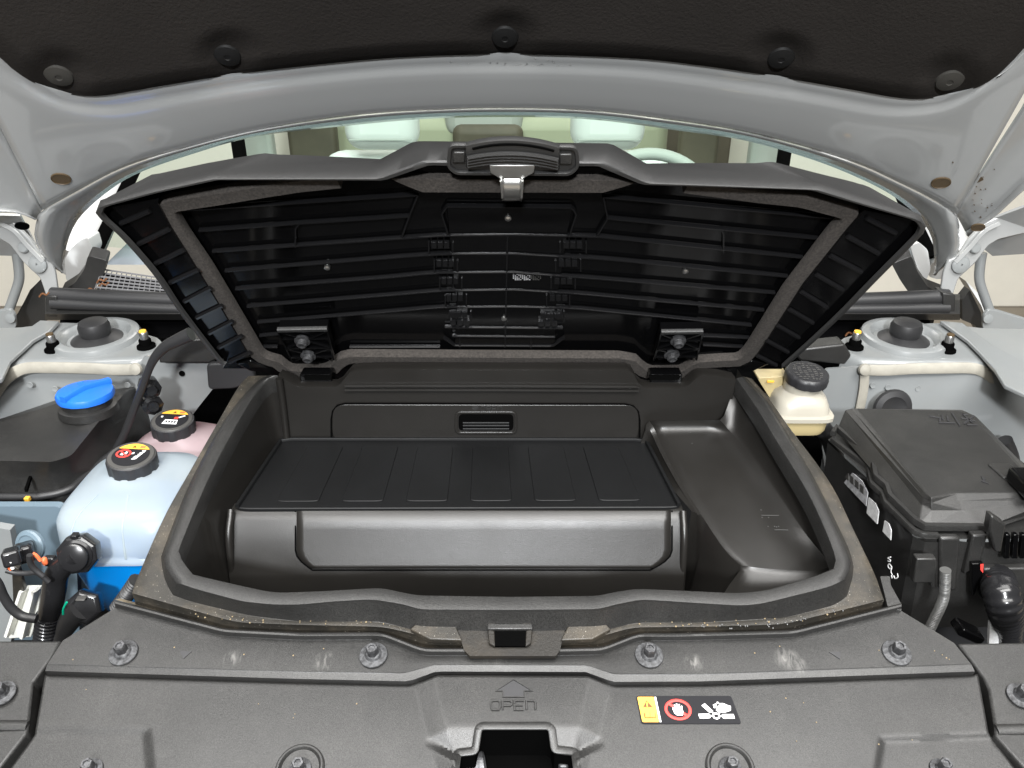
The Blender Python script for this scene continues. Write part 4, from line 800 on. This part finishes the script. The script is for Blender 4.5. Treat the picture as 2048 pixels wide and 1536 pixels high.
for i in range(90):
    u = random.uniform(390, 1690); v = random.gauss(1243, 6)
    if v < 1226 or 830 < u < 1215: continue
    lathe('grit', [(random.uniform(.0004, .001), 0), (.0003, .0006)], hit(u, v-max(0, (abs(u-1024)-450)*.055), cov(-.0205)), COVN, GRIT, TB, seg=5)
band('water_streak', hits([(1412, 1261), (1470, 1260), (1546, 1257)], cov(-.0345)), COVN, .0016, .0012, WATER, RC)
for i in range(26):
    u = random.uniform(1400, 1700); v = 1250-max(0, (u-1560)*.25)+random.gauss(0, 3); lathe('water_drop', [(.0009, 0), (.0007, .0006), (.0002, .0009)], hit(u, v, cov(-.0215)), COVN, WATER, TB, seg=7)
# side covers
def sidecov(px, bev_line, label, bolt):
    T = thing('side_cover', label, 'cover', 'side covers')
    o = pplate('cover_panel', px, low(.004), -COVN*.02, PL, T, bev=.002)
    band('step_ridge', hits(bev_line, low(.003)), COVN, .008, .003, PL, T, flat=.5)
    boltpart('bolt', hit(*bolt, low(.0045)), COVN, .0105, .0052, T)
sidecov([(-140, 1281), (124, 1281), (98, 1322), (72, 1357), (66, 1364), (57, 1446), (54, 1466), (4, 1530), (-70, 1640), (-140, 1640)], [(-120, 1452), (56, 1452)], 'black plastic cover piece at the lower left edge of the bay', (5, 1387))
sidecov([(1914, 1286), (2200, 1282), (2200, 1640), (2130, 1640), (2048, 1536), (1990, 1472), (1990, 1455), (1978, 1380), (1968, 1356), (1948, 1328)], [(1992, 1460), (2180, 1457)], 'black plastic cover piece at the lower right edge of the bay', (2040, 1392))
o = mk('gap_shade_sheet', hits([(60, 1330), (1990, 1330), (2080, 1640), (-60, 1640)], low(-.03)), [(0, 1, 2, 3)], BLK, smooth=0); struct(o)  # flat black sheet putting the shade inside the cover gaps into colour
# corner stubs of the tub flange by the fuse box
o = pplate('seal_corner', rnd([(1760, 1152), (1780, 1152), (1782, 1170), (1803, 1208), (1803, 1222), (1775, 1212)], 3), cov(-.024), -COVN*.02, PL, bev=.002); tag(o, 'small black corner piece beside the fuse box', 'trim')
# ================================================================== black tank with blue cap (left)
BT = thing('washer_tank', 'black topped fluid tank with a blue screw cap and grey blue body', 'tank')
bts = lambda h: (lambda x, y, z: z+.513+.13*(.97-y)-h)
tp = [(-160, 905), (0, 846), (120, 806), (232, 786), (246, 792), (200, 840), (142, 912), (104, 924), (-160, 918)]
t3 = hits(rnd(tp, 10, 3), bts(0))
ring2 = hits(rnd([(-160, 880), (0, 838), (118, 798), (236, 777), (278, 770), (228, 850), (150, 945), (104, 960), (-160, 962)], 10, 3), bts(-.034))
ring3 = hits(rnd([(-160, 880), (0, 838), (118, 798), (236, 777), (304, 770), (300, 800), (218, 928), (122, 995), (-160, 1000)], 10, 3), bts(-.055))
rows = [t3, [a.lerp(b, .08)+Vector((0, 0, .001)) for a, b in zip(t3, ring2)], [a.lerp(b, .5)+Vector((0, 0, .002)) for a, b in zip(t3, ring2)], ring2, [p+Vector((0, 0, -.006)) for p in ring3], [p+Vector((0, 0, -.016)) for p in ring3], [p+Vector((0, .004, -.04)) for p in ring3]]
loft('tank_cover', rows, PL, BT, closed=True, capa=True, smooth=40)
bd = hits(rnd([(-160, 900), (110, 860), (200, 860), (215, 938), (118, 1006), (-160, 1012)], 12, 3), bts(-.075))
loft('tank_body', [bd, [p+Vector((0, .002, -.03)) for p in bd], [p+Vector((0, .012, -.06)) for p in bd], [p+Vector((0, .015, -.2)) for p in bd]], GREYT, BT, closed=True, capa=True, capb=True, smooth=45)
cc = hit(176, 812, bts(.004)); axc = Vector((.03, .02, 1)).normalized()
lathe('filler_neck', [(.037, -.008), (.036, .002), (.031, .004), (.031, .014)], cc, axc, PL, BT, seg=32)
bc = lathe('blue_cap', [(.030, .012), (.0352, .014), (.0355, .019), (.034, .0225), (.025, .0245), (.004, .0255)], cc, axc, BLUE, BT, seg=40, rmod=lambda a, h: 1+.012*(math.cos(a*12) > .7))
x_, y_, z_ = frame(axc)
band('cap_grip', [cc+axc*.0225+x_*(-.012)+y_*(-.033), cc+axc*.0245, cc+axc*.0225+x_*(.022)+y_*(.027)], axc, .009, .007, BLUE, bc)
for k in range(3): band('cap_emboss', [cc+axc*.0242+x_*(-.018+.011*k)+y_*(.018-.004*k), cc+axc*.0242+x_*(-.012+.011*k)+y_*(.022-.004*k)], axc, .003, .001, BLUE, bc)
pplate('cover_clip', [(61, 952), (66, 952), (56, 984), (50, 984)], bts(-.030), Vector((0, 0, .004)), BLK, BT); rbox('yellow_tab', hit(55, 998, bts(-.045)), .006, .006, .006, YEL, BT, bev=.001)
for u, v, k in ((300, 776, 0), (304, 808, 1)): lathe('pipe_fitting', [(.013, -.02), (.014, 0), (.014, .006), (.008, .008), (.007, .014)], hit(u, v, yp(.95)), Vector((.5, -.8, .1)), GLOSSH, BT, seg=8)
o = tube('rubber_hose', hits([(382, 668), (352, 682), (330, 694), (308, 718), (293, 751), (278, 792), (250, 864), (240, 884), (228, 902), (205, 922)], yp(.93)), [.009, .0072, .005, .005, .005, .005], RUB, n=60); tag(o, 'thin black hose hanging from the cowl down to the tank', 'hose')
o = tube('edge_cable', hits([(228, 904), (191, 934), (160, 962), (137, 979), (96, 990), (40, 994), (-140, 992)], bts(-.05)), .005, RUB, n=50); tag(o, 'black cable running along the front edge of the blue capped tank', 'cable')
# ================================================================== coolant bottles
def cap(name, c, ax, r, par, kind):
    cp = lathe(name, [(r*.93, 0), (r, .002), (r, .0165), (r*.97, .0185), (r*.93, .0192)], c, ax, CAPB, par, seg=72, rmod=lambda a, h: 1-.045*(math.cos(a*10) < -.35)*(1 if h < .018 else 0))
    tp_ = lathe('cap_top', [(r*.93, .019), (r*.90, .0204), (r*.05, .0206)], c, ax, CAPT, cp, seg=40)
    X, Y, Z = frame(ax); q = c+ax*.0208
    if X.x < 0: X = -X; Y = -Y
    if Y.y < 0: Y = -Y
    L = lambda name, pts, m, k=1: plate(name, [q+X*(a*r)+Y*(b*r)+Z*(.00018*k) for a, b in pts], -Z*.0003, m, tp_)
    circ = lambda R, a0, a1, n=24: [(R*math.cos(a0+(a1-a0)*i/n), R*math.sin(a0+(a1-a0)*i/n)) for i in range(n+1)]
    L('label_disc', circ(.74, 0, 2*math.pi*.999, 36), BKP)
    L('yellow_field', circ(.74, math.radians(32), math.radians(148)), YEL, 2.5)
    L('warning_triangle', [(-.12, .46), (.06, .46), (-.03, .62)], DKB, 4); L('manual_symbol', [(.2, .46), (.42, .46), (.42, .6), (.2, .6)], ORG, 4)
    if kind == 0:
        rp_ = [q+Z*.0006+X*(r*(-.30+.27*math.cos(a)))+Y*(r*(.03+.24*math.sin(a))) for a in [2*math.pi*i/24 for i in range(25)]]
        band('red_ring', rp_, Z, .0022, .0004, RED, tp_); L('red_slash', [(-.50, .17), (-.44, .22), (-.10, -.11), (-.16, -.16)], RED, 5)
        L('white_mark', [(-.42, -.06), (-.30, -.08), (-.26, .06), (-.38, .1)], WHT, 4); L('white_mark', [(-.28, .06), (-.18, .0), (-.16, .14), (-.24, .18)], WHT, 4)
        for k in range(5): L('white_mark', [(.14+.09*k-.06*(k % 2), -.32+.12*k), (.30+.05*k, -.30+.12*k), (.36+.04*k, -.2+.13*k), (.2+.04*k, -.2+.12*k)], WHT, 4)
        L('white_mark', [(.02, .02), (.12, .06), (.1, .16), (.04, .12)], WHT, 4)
    else:
        L('white_panel', [(-.34, -.42), (.34, -.42), (.30, -.08), (-.28, -.08)], WHT, 3)
        for k in range(4): L('black_mark', [(-.22+.13*k, -.33), (-.13+.13*k, -.33), (-.13+.13*k, -.17), (-.2+.13*k, -.17)], BKP, 5)
        L('red_mark', [(.08, .0), (.28, .0), (.26, .16), (.1, .14)], RED, 4); L('white_mark', [(.3, .08), (.55, .26), (.5, .32), (.26, .14)], WHT, 4); L('white_mark', [(-.55, .08), (-.46, .08), (-.46, .18), (-.55, .18)], WHT, 4)
    return cp
B1 = thing('coolant_bottle', 'milky plastic bottle half full of bright blue coolant, black capped', 'bottle')
c1 = hit(268, 936, lambda x, y, z: y-.80); zc1 = c1.z-CZ
cx, cy = c1.x-.0, c1.y
secs = [(.0, .0, .008, .022, .022, 2), (.0, .0, .003, .024, .024, 2), (.0, .0, -.001, .030, .030, 2.2), (.004, -.004, -.004, .045, .044, 3), (.008, -.010, -.0075, .0545, .056, 4), (.009, -.014, -.012, .059, .062, 4.5), (.010, -.017, -.019, .0615, .065, 5), (.010, -.019, -.027, .0625, .066, 5), (.010, -.021, -.036, .0625, .0665, 4.4), (.010, -.022, -.044, .063, .067, 4), (.010, -.022, -.047, .063, .067, 3.6), (.010, -.022, -.0485, .0655, .0695, 3.5), (.010, -.022, -.053, .0655, .0695, 3.5), (.010, -.022, -.0545, .062, .066, 3.5)]
secs = [(a-.006*min(1, max(0, -z*60)), b*1.1, z*1.2 if z < 0 else z, rx*(1.13 if z < -.005 else 1), ry*(1.1 if z < -.005 else 1), p) for a, b, z, rx, ry, p in secs]
sec3 = [sect(cx+a, cy+b, zc1+z, rx, ry, 84, p, (.0, .012, .024, .03, .03, .02, .006)[min(6, max(0, int((-z-.012)/.0062)))]) for a, b, z, rx, ry, p in secs]
loft('shell', sec3, MILK, B1, closed=True, capa=True, smooth=60)
ls = [(.010, -.022, -.0548, .0622, .0662), (.010, -.021, -.075, .0605, .064), (.010, -.019, -.105, .056, .059), (.011, -.016, -.135, .050, .052), (.012, -.012, -.16, .04, .04)]
loft('blue_coolant', [sect(cx+a-.006, cy+b*1.1, zc1+z*1.18-.001, rx*1.132, ry*1.102, 48, 3.2) for a, b, z, rx, ry in ls], COOLB, B1, closed=True, capa=True, capb=True, smooth=60)
loft('blue_core', [sect(cx+.004, cy-.024, zc1+z, rx, ry, 48, 3.4) for z, rx, ry in ((-.0652, .066, .069), (-.052, .0665, .0695), (-.046, .064, .067), (-.0455, .01, .01))], COOLB, B1, closed=True, capb=True, smooth=60)
for kk in (56, 66): band('mould_seam', [sec3[i][kk]+(sec3[i][kk]-Vector((cx, cy, sec3[i][kk].z))).normalized()*.0002 for i in range(3, 11)], (lambda p: (p-Vector((cx, cy, p.z-.03))).normalized()), .0022, .0009, MILK, B1, flat=.4)
cap('screw_cap', c1+Vector((0, 0, -.001)), Vector((.06, -.10, 1)).normalized(), .028, B1, 0)
B2 = thing('coolant_bottle', 'milky pinkish bottle with pink coolant behind the blue coolant bottle', 'bottle')
c2 = hit(349, 862, yp(.93)); z2 = c2.z-CZ
sec3 = [sect(c2.x+a, c2.y+b, z2+z, rx, ry, 44, p) for a, b, z, rx, ry, p in ((0, 0, .008, .024, .024, 2), (0, 0, .0, .026, .026, 2), (.006, 0, -.008, .045, .04, 2.4), (.012, -.003, -.02, .068, .056, 3), (.016, -.008, -.045, .084, .07, 3.4), (.018, -.012, -.085, .092, .078, 3.5), (.018, -.012, -.10, .094, .08, 3.5))]
loft('shell', sec3, MILKP, B2, closed=True, capa=True, smooth=60)
loft('pink_coolant', [sect(c2.x+.018, c2.y-.012, z2+z, rx, ry, 44, 3.5) for z, rx, ry in ((-.088, .0935, .0795), (-.13, .094, .08), (-.2, .08, .07))], COOLP, B2, closed=True, capa=True, capb=True, smooth=60)
cap('screw_cap', c2+Vector((0, 0, -.001)), Vector((.06, -.10, 1)).normalized(), .028, B2, 1)
# ================================================================== hoses at lower left
q_ = lambda X, Y: (X/6.143, 1040+Y/6.143)
T = thing('coolant_hose', 'glossy black elbow hose with hexagonal quick connector on the blue bottle', 'hose')
ye = .665
pth = hits([q_(960, 430), q_(840, 510), q_(740, 600), q_(690, 700), q_(665, 850), q_(630, 1050), q_(600, 1180)], yp(ye))
tube('elbow', pth, [.0108, .0112, .0118, .0118, .0122, .0116, .0116], GLOSSH, T, n=50, seg=24)
tube('corrugated_end', hits([q_(598, 1170), q_(580, 1300), q_(560, 1480), q_(545, 1640)], yp(ye)), .0112, GLOSSH, T, n=120, seg=24, corr=.16, pitch=.0052)
ca = hit(*q_(930, 440), yp(ye)); cb_ = hit(*q_(1080, 330), yp(ye+.03)); axq = (cb_-ca).normalized()
def hexc(name, c, ax, r, L0, L1, par, m=GLOSSH, nn=8):
    X, Y, Z = frame(ax); R_ = lambda rr, h: [c+Z*h+X*(rr*math.cos(2*math.pi*j/nn+.3))+Y*(rr*math.sin(2*math.pi*j/nn+.3)) for j in range(nn)]
    return loft(name, [R_(r*.8, L0-.002), R_(r*.97, L0), R_(r, L0+.003), R_(r, L1-.003), R_(r*.97, L1), R_(r*.7, L1+.002)], m, par, closed=True, capa=True, capb=True, smooth=20, bev=.001)
hx = hexc('quick_connector', ca, axq, .0215, .002, .018, T)
lathe('connector_collar', [(.0125, -.009), (.0145, -.008), (.0145, -.003), (.0168, -.001), (.0168, .004)], ca, axq, GLOSSH, T, seg=28)
lathe('bottle_spigot', [(.011, .012), (.011, .035)], ca, axq, COOLB, T, seg=20)
rbox('release_tab', hit(*q_(920, 190), yp(ye+.01)), .007, .008, .004, GLOSSH, hx, bev=.001)
T = thing('coolant_hose', 'lower black hose with hexagonal connector below the blue bottle', 'hose')
pth = hits([q_(1010, 1080), q_(900, 1180), q_(830, 1290), q_(780, 1400), q_(740, 1520), q_(700, 1640)], yp(ye-.01))
tube('pipe', pth, [.0132, .0122, .0105, .008, .0078, .0078], RUB, T, n=40, seg=20)
ca = hit(*q_(1020, 1080), yp(ye-.012)); axq = (hit(*q_(1200, 960), yp(ye+.03))-ca).normalized()
hx = hexc('quick_connector', ca, axq, .0195, 0, .013, T, nn=6)
rbox('release_tab', hit(*q_(1000, 960), yp(ye-.01)), .010, .008, .002, CAPT, hx, bev=.001); tube('green_clip', hits([q_(820, 1010), q_(780, 1090), q_(775, 1160)], yp(ye-.03)), .0012, mat('green_clip', (.0, .25, .15), .4), hx, n=8, seg=6)
o = tube('convoluted_tube', hits([q_(1680, 740), q_(1600, 860), q_(1500, 1000), q_(1440, 1080)], yp(.64)), .0065, RUB, n=90, seg=14, corr=.25, pitch=.0036); tag(o, 'short ribbed black tube tucked between blue bottle and tub flange', 'tube')
T = thing('level_sensor', 'black plug connector on a round grey sensor below the black tank', 'sensor')
sc_ = hit(*q_(360, 320), yp(.70)); lathe('sensor_ring', [(.0175, -.004), (.018, 0), (.0165, .002), (.013, .003), (.012, .002), (.005, .002)], sc_, Vector((-.25, -1, .35)), GREYT, T, seg=36)
R1 = Matrix.Rotation(.5, 3, 'Z') @ Matrix.Rotation(-.35, 3, 'X')
p1 = rbox('plug', hit(*q_(300, 400), yp(.68)), .019, .028, .019, GLOSSH, T, bev=.004, rot=R1); rbox('plug', hit(*q_(150, 450), yp(.655)), .0165, .024, .0165, GLOSSH, T, bev=.003, rot=R1)
rbox('orange_clip', hit(*q_(548, 505), yp(.66)), .006, .006, .010, ORG, T, bev=.004); rbox('clip_bar', hit(*q_(620, 500), yp(.665)), .012, .008, .011, GLOSSH, T, bev=.002)
for k, (m_, pts) in enumerate(((ORG, [q_(98, 510), q_(105, 570), q_(140, 610)]), (ORG, [q_(400, 410), q_(450, 440), q_(500, 500)]), (WHT, [q_(130, 510), q_(140, 560), q_(160, 600)]))): tube('wire', hits(pts, yp(.645)), .0018, m_, T, n=10, seg=6)
o = tube('cable_sheath', hits([q_(80, 620), q_(200, 650), q_(330, 655), q_(440, 645), q_(520, 690), q_(600, 760)], yp(.645)), .0028, RUB, n=30); tag(o, 'black taped wire sheath looping below the sensor plug', 'cable')
o = tube('cable_sheath', hits([q_(365, 430), q_(375, 530), q_(430, 610), q_(530, 690)], yp(.64)), .0030, RUB, n=24); tag(o, 'short black taped wire beside the orange clip', 'cable')
o = tube('black_cable', hits([q_(-200, 600), q_(-40, 760), q_(40, 930), q_(140, 1080), q_(270, 1180), q_(450, 1215)], yp(.635)), .0048, RUB, n=40); tag(o, 'thick black cable curving to the corrugated hose at the left edge', 'cable')
T = thing('white_bracket', 'white ribbed plastic bracket behind the corrugated hose', 'bracket')
pplate('channel', [q_(310, 840), q_(490, 840), q_(470, 1180), q_(380, 1440), q_(100, 1460), q_(180, 1180)], yp(.70), Vector((0, .006, 0)), mat('white_plastic', (.75, .75, .70), .5, dust=.2), T, bev=.001)
for a, b in (((325, 830), (140, 1380)), ((478, 830), (330, 1400))): band('flange', hits([q_(*a), q_(*b)], yp(.698)), Vector((0, -1, .3)).normalized(), .004, .012, MATS['white_plastic'], T)
o = pplate('tank_strap', [q_(140, 560), q_(230, 600), q_(300, 860), q_(200, 1060), q_(160, 1060)], yp(.69), Vector((0, .006, 0)), PLD, bev=.001); tag(o, 'dusty black strap below the sensor plug', 'strap')
o = pplate('inner_fender', [(-100, 1040), (20, 1060), (30, 1120), (40, 1200), (20, 1290), (-100, 1290)], yp(.72), Vector((0, .01, 0)), PAINTR); tag(o, 'pale grey body panel at the left edge behind the black cable', 'panel')
pplate('tank_wall', rnd([(-120, 1013), (120, 1013), (150, 1060), (160, 1280), (-120, 1280)], 12), yp(.775), Vector((0, .01, 0)), GREYT, BT)
# ================================================================== brake fluid reservoir
T = thing('brake_reservoir', 'pale yellow brake fluid reservoir with black screw cap by the right tower', 'reservoir')
cb = hit(1609, 768, yp(.905)); zc = cb.z-CZ
loft('body', [sect(cb.x-.004+a, .905, zc+z, rx, ry, 40, p) for a, z, rx, ry, p in ((0, .008, .021, .021, 2), (0, -.006, .022, .022, 2), (0, -.012, .030, .029, 3), (0, -.020, .033, .032, 4), (0, -.030, .034, .033, 5))], CREAMT, T, closed=True, capa=True, capb=True, smooth=45)
loft('seam_lip', [sect(cb.x-.004, .905, zc+z, rx, ry, 40, 6) for z, rx, ry in ((-.0295, .035, .034), (-.031, .0385, .0375), (-.036, .0385, .0375), (-.0375, .035, .034))], CREAMT, T, closed=True, capa=True, capb=True, smooth=45)
loft('lower_body', [sect(cb.x-.004, .905, zc+z, rx, ry, 40, 5) for z, rx, ry in ((-.037, .034, .032), (-.052, .033, .031), (-.059, .030, .028))], FLUID, T, closed=True, capa=True, capb=True, smooth=45)
pplate('rear_chamber', rnd([(1514, 756), (1580, 752), (1585, 800), (1562, 826), (1540, 797)], 8), yp(.915), Vector((0, .05, 0)), FLUID, T, bev=.004)
axb = Vector((.04, -.14, 1)).normalized()
cp = lathe('screw_cap', [(.024, 0), (.0268, .002), (.0272, .010), (.026, .0135), (.024, .015), (.004, .0155)], cb+Vector((0, 0, .004)), axb, CAPB, T, seg=60, rmod=lambda a, h: 1-.03*(math.cos(a*9) < -.8))
X, Y, Z = frame(axb)
for k in range(-4, 5):
    w = .019*math.sqrt(max(.05, 1-(k/5)**2)); nseg = 6
    for j in range(nseg):
        if (k+j*2) % 5: band('cap_text', [cb+axb*.0195+X*(-w+2*w*j/nseg)+Y*(k*.0042), cb+axb*.0195+X*(-w+2*w*(j+.7)/nseg)+Y*(k*.0042)], axb, .0016, .0005, CAPT, cp)
rbox('yellow_mark', hit(1541, 763, yp(.912)), .009, .002, .003, YEL, T, bev=.0005)
# ================================================================== fuse box
FB = thing('fuse_box', 'black plastic fuse box with chamfered lid, labels and white handwriting', 'fuse box')
ftop = [(1714, 817), (1926, 823), (1943, 832), (2060, 950), (2048, 990), (2026, 989), (1909, 986), (1860, 996), (1852, 990)]
P0 = hits([(1714, 817), (1920, 822), (1945, 834), (2085, 985), (1912, 986), (1862, 996), (1852, 985)], zp(-.50))
P1 = [*hits([(1690, 820)], zp(-.506)), *hits([(1925, 820), (1952, 833), (2110, 1000)], zp(-.506)), *hits([(1925, 1021), (1862, 1018), (1843, 1010)], zp(-.512))]
P2 = hits([(1674, 858), (1930, 850), (1960, 860), (2130, 1010), (1990, 1056), (1862, 1057), (1838, 1052)], zp(-.524))
loft('box_lid', [P0, [a.lerp(b, .5)+Vector((0, 0, .001)) for a, b in zip(P0, P1)], P1, [a.lerp(b, .85) for a, b in zip(P1, P2)], P2], PL, FB, closed=True, capa=True, smooth=0, bev=.0012)
fr = [(1664, 872), (1672, 860), (1743, 923), (1749, 958), (1772, 978), (1777, 996), (1828, 1046), (1848, 1058), (1985, 1060)]
band('lid_rim', hits([tuple(p) for p in rs(fr, 60)], zp(-.526)), Vector((0, 0, 1)), .006, .007, PL, FB)
fr2 = [(1664, 884), (1735, 938), (1742, 972), (1764, 992), (1770, 1010), (1826, 1066), (1846, 1074), (1874, 1075)]
band('body_rim', hits([tuple(p) for p in rs(fr2, 60)], zp(-.533)), Vector((0, 0, 1)), .006, .006, PL, FB)
bl = hits([(1655, 885), (1735, 957), (1768, 1000), (1826, 1072), (1850, 1084), (1990, 1084), (2150, 1080)], zp(-.536))
bot_ = [Vector((p.x+.012, p.y+.004, CZ-.66)) for p in bl]
loft('box_body', [bl, bot_], PL, FB, smooth=30)
mk('body_top', [p+Vector((0, 0, .004)) for p in bl]+hits([(2150, 1000), (1960, 862), (1930, 852), (1690, 852)], zp(-.532)), [tuple(range(len(bl)+4))], PL, FB, smooth=0)
bl2 = [p+Vector((.0, 0, 0)) for p in bl]
def onside(u, v, o_=.0015):
    a, b = bl[3], bl[1]; n3 = Vector((-(b.y-a.y), (b.x-a.x), 0)).normalized(); 
    if n3.x > 0: n3 = -n3
    q0 = a+n3*o_; return hit(u, v, lambda x, y, z: (x-q0.x)*n3.x+(y-q0.y)*n3.y), n3
def spl(name, px, m, o_=.004):
    r_ = [onside(u, v, o_) for u, v in px]; return plate(name, [p for p, _ in r_], -r_[0][1]*.001, m, FB)
spl('part_label', [(1676, 921), (1724, 962), (1735, 985), (1732, 1012), (1674, 951)], LABEL)
for k in range(5): spl('label_print', [(1680+k*10, 932+k*9), (1687+k*10, 938+k*9), (1687+k*10, 952+k*9), (1680+k*10, 946+k*9)], CAPT, .0048)
spl('white_label', [(1737, 995), (1750, 1006), (1757, 1022), (1754, 1048), (1733, 1026)], LABELW); spl('white_label', [(1769, 1041), (1777, 1047), (1782, 1060), (1781, 1080), (1765, 1063)], LABELW)
for st_ in ([(1782, 1114), (1776, 1116), (1781, 1120), (1780, 1123), (1776, 1122)], [(1784, 1134), (1779, 1128), (1776, 1132), (1780, 1138), (1784, 1134), (1782, 1143), (1785, 1150)], [(1783, 1150), (1784, 1156), (1788, 1152), (1790, 1157), (1796, 1154), (1795, 1147)]):
    r_ = [onside(u, v, .006) for u, v in [tuple(p) for p in cr(st_, 16)]]; band('handwriting', [p for p, _ in r_], r_[0][1], .0012, .0005, WHT, FB)
pplate('front_clip', [(1834, 1118), (1874, 1118), (1874, 1176), (1862, 1176), (1862, 1166), (1826, 1166)], yp(.655), Vector((0, .01, 0)), PL, FB, bev=.0015)
fy = bl[4].y
pplate('front_rib', [(1880, 1076), (1922, 1076), (1914, 1182), (1880, 1180)], yp(fy-.004), Vector((0, .01, 0)), PL, FB, bev=.003)
pplate('front_bracket', [(1946, 1071), (1976, 1071), (1960, 1130), (1928, 1150)], yp(fy-.006), Vector((0, .01, 0)), PL, FB, bev=.002)
lk = pplate('lock_tab', [(1983, 1032), (1990, 1034), (2013, 1050), (2003, 1105), (1990, 1105), (1978, 1060)], yp(fy-.02), Vector((0, .012, 0)), PL, FB, bev=.002)
for k in range(4): pplate('terminal_rib', [(2012+k*16, 1070), (2022+k*16, 1070), (2020+k*16, 1118), (2008+k*16, 1118)], yp(fy-.012), Vector((0, .006, 0)), GLB, FB, bev=.001)
pplate('terminal_block', [(1968, 1138), (2120, 1136), (2120, 1200), (1965, 1200)], yp(fy-.008), Vector((0, .01, 0)), PL, FB, bev=.002)
pplate('red_marked_tab', [(1944, 1128), (1968, 1127), (1966, 1150), (1950, 1192), (1944, 1192)], yp(fy-.012), Vector((0, .006, 0)), GLB, FB, bev=.001); pplate('red_mark', [(1961, 1129), (1967, 1128), (1966, 1146), (1961, 1140)], yp(fy-.0128), Vector((0, .0004, 0)), RED, FB)
# embossed symbols on the lid
for ln_ in ([(1858, 832), (1880, 836), (1880, 846), (1910, 846)], [(1884, 830), (1886, 840)], [(1894, 832), (1897, 843)], [(1904, 826), (1920, 852)], [(1925, 828), (1945, 846)], [(1922, 836), (1950, 842)], [(1928, 848), (1948, 832)], [(1922, 828), (1936, 830)], [(1934, 850), (1954, 850)]): band('embossed_symbol', hits(ln_, zp(-.4995)), Vector((0, 0, 1)), .0022, .0008, CAPB, FB)
pplate('embossed_flash', [(1962, 952), (1972, 958), (1968, 960), (1978, 968), (1962, 962), (1966, 960)], zp(-.4992), Vector((0, 0, -.0005)), CAPB, FB)
pplate('lid_step', [(1976, 926), (2020, 926), (2052, 952), (2008, 955)], zp(-.4975), Vector((0, 0, -.003)), CABG if False else PL, FB, bev=.0015)
lathe('tower_grommet', [(.028, 0), (.026, .004), (.018, .006), (.014, .004)], hit(1785, 816, yp(1.005)), Vector((0, -1, .2)), RUB, FB, seg=28)
rbox('side_latch', hit(2062, 968, zp(-.49)), .03, .045, .018, GLB, FB, bev=.004)
o = tube('conduit', hits([(1891, 1140), (1888, 1190), (1880, 1215), (1868, 1240), (1852, 1275)], yp(.645)), .0046, GRIB, n=230, seg=14, corr=.2, pitch=.0020); tag(o, 'thin ribbed grey conduit dropping from the fuse box', 'conduit')
cpt = [hit(1992, 1150, yp(.69)), hit(1997, 1166, yp(.668)), hit(2002, 1184, yp(.65))]+hits([(2008, 1212), (2014, 1238), (2020, 1262), (2022, 1300)], yp(.642))
o = tube('conduit', cpt, [.0165, .0168, .0172, .0170, .0165, .0145, .0105, .0100], GLOSSH, n=110, seg=24, corr=.07, pitch=.006); tag(o, 'thick taped black conduit at the right edge below the fuse box', 'conduit')
o = rbox('wire_connector', hit(1935, 1262, yp(.63)), .030, .02, .010, GLB, bev=.002, rot=Matrix.Rotation(.5, 3, 'Y')); tag(o, 'small grey black wire connector between the two conduits', 'connector')
o = pplate('grey_tab', [(1980, 1245), (2000, 1250), (1998, 1290), (1978, 1290)], yp(.645), Vector((0, .004, 0)), LABELW); tag(o, 'pale grey tab behind the thick taped conduit', 'tab')
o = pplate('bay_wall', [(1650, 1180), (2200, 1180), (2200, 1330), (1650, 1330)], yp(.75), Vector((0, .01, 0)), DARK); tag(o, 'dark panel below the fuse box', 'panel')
o = tube('wire_loom', hits([(2010, 880), (2022, 910), (2028, 945), (2040, 980)], yp(.98)), .010, RUB, n=20); tag(o, 'black wire loom between fuse box and right inner fender', 'cable')
o = tube('bay_pipe', hits([(1640, 850), (1660, 880), (1672, 930), (1660, 975)], yp(.94)), .012, RUB, n=20); tag(o, 'black pipe under the brake fluid reservoir', 'pipe')
# ================================================================== place empties at the base of their things
bpy.context.view_layer.update()
for t in TOPS:
    pts = []
    objs = [t] if t.type == 'MESH' else []
    st_ = list(t.children)
    while st_:
        c = st_.pop(); objs.append(c); st_ += list(c.children)
    for o in objs:
        if o.type == 'MESH': pts += [v.co for v in o.data.vertices]
    if not pts: continue
    c = Vector(((min(p.x for p in pts)+max(p.x for p in pts))/2, (min(p.y for p in pts)+max(p.y for p in pts))/2, min(p.z for p in pts)))
    if t.type == 'MESH':
        if t.get('kind') == 'structure': continue
        t.data.transform(Matrix.Translation(-c)); t.location = c
        for ch in t.children: ch.location = -c
    else:
        t.location = c
        for ch in t.children: ch.location = -c
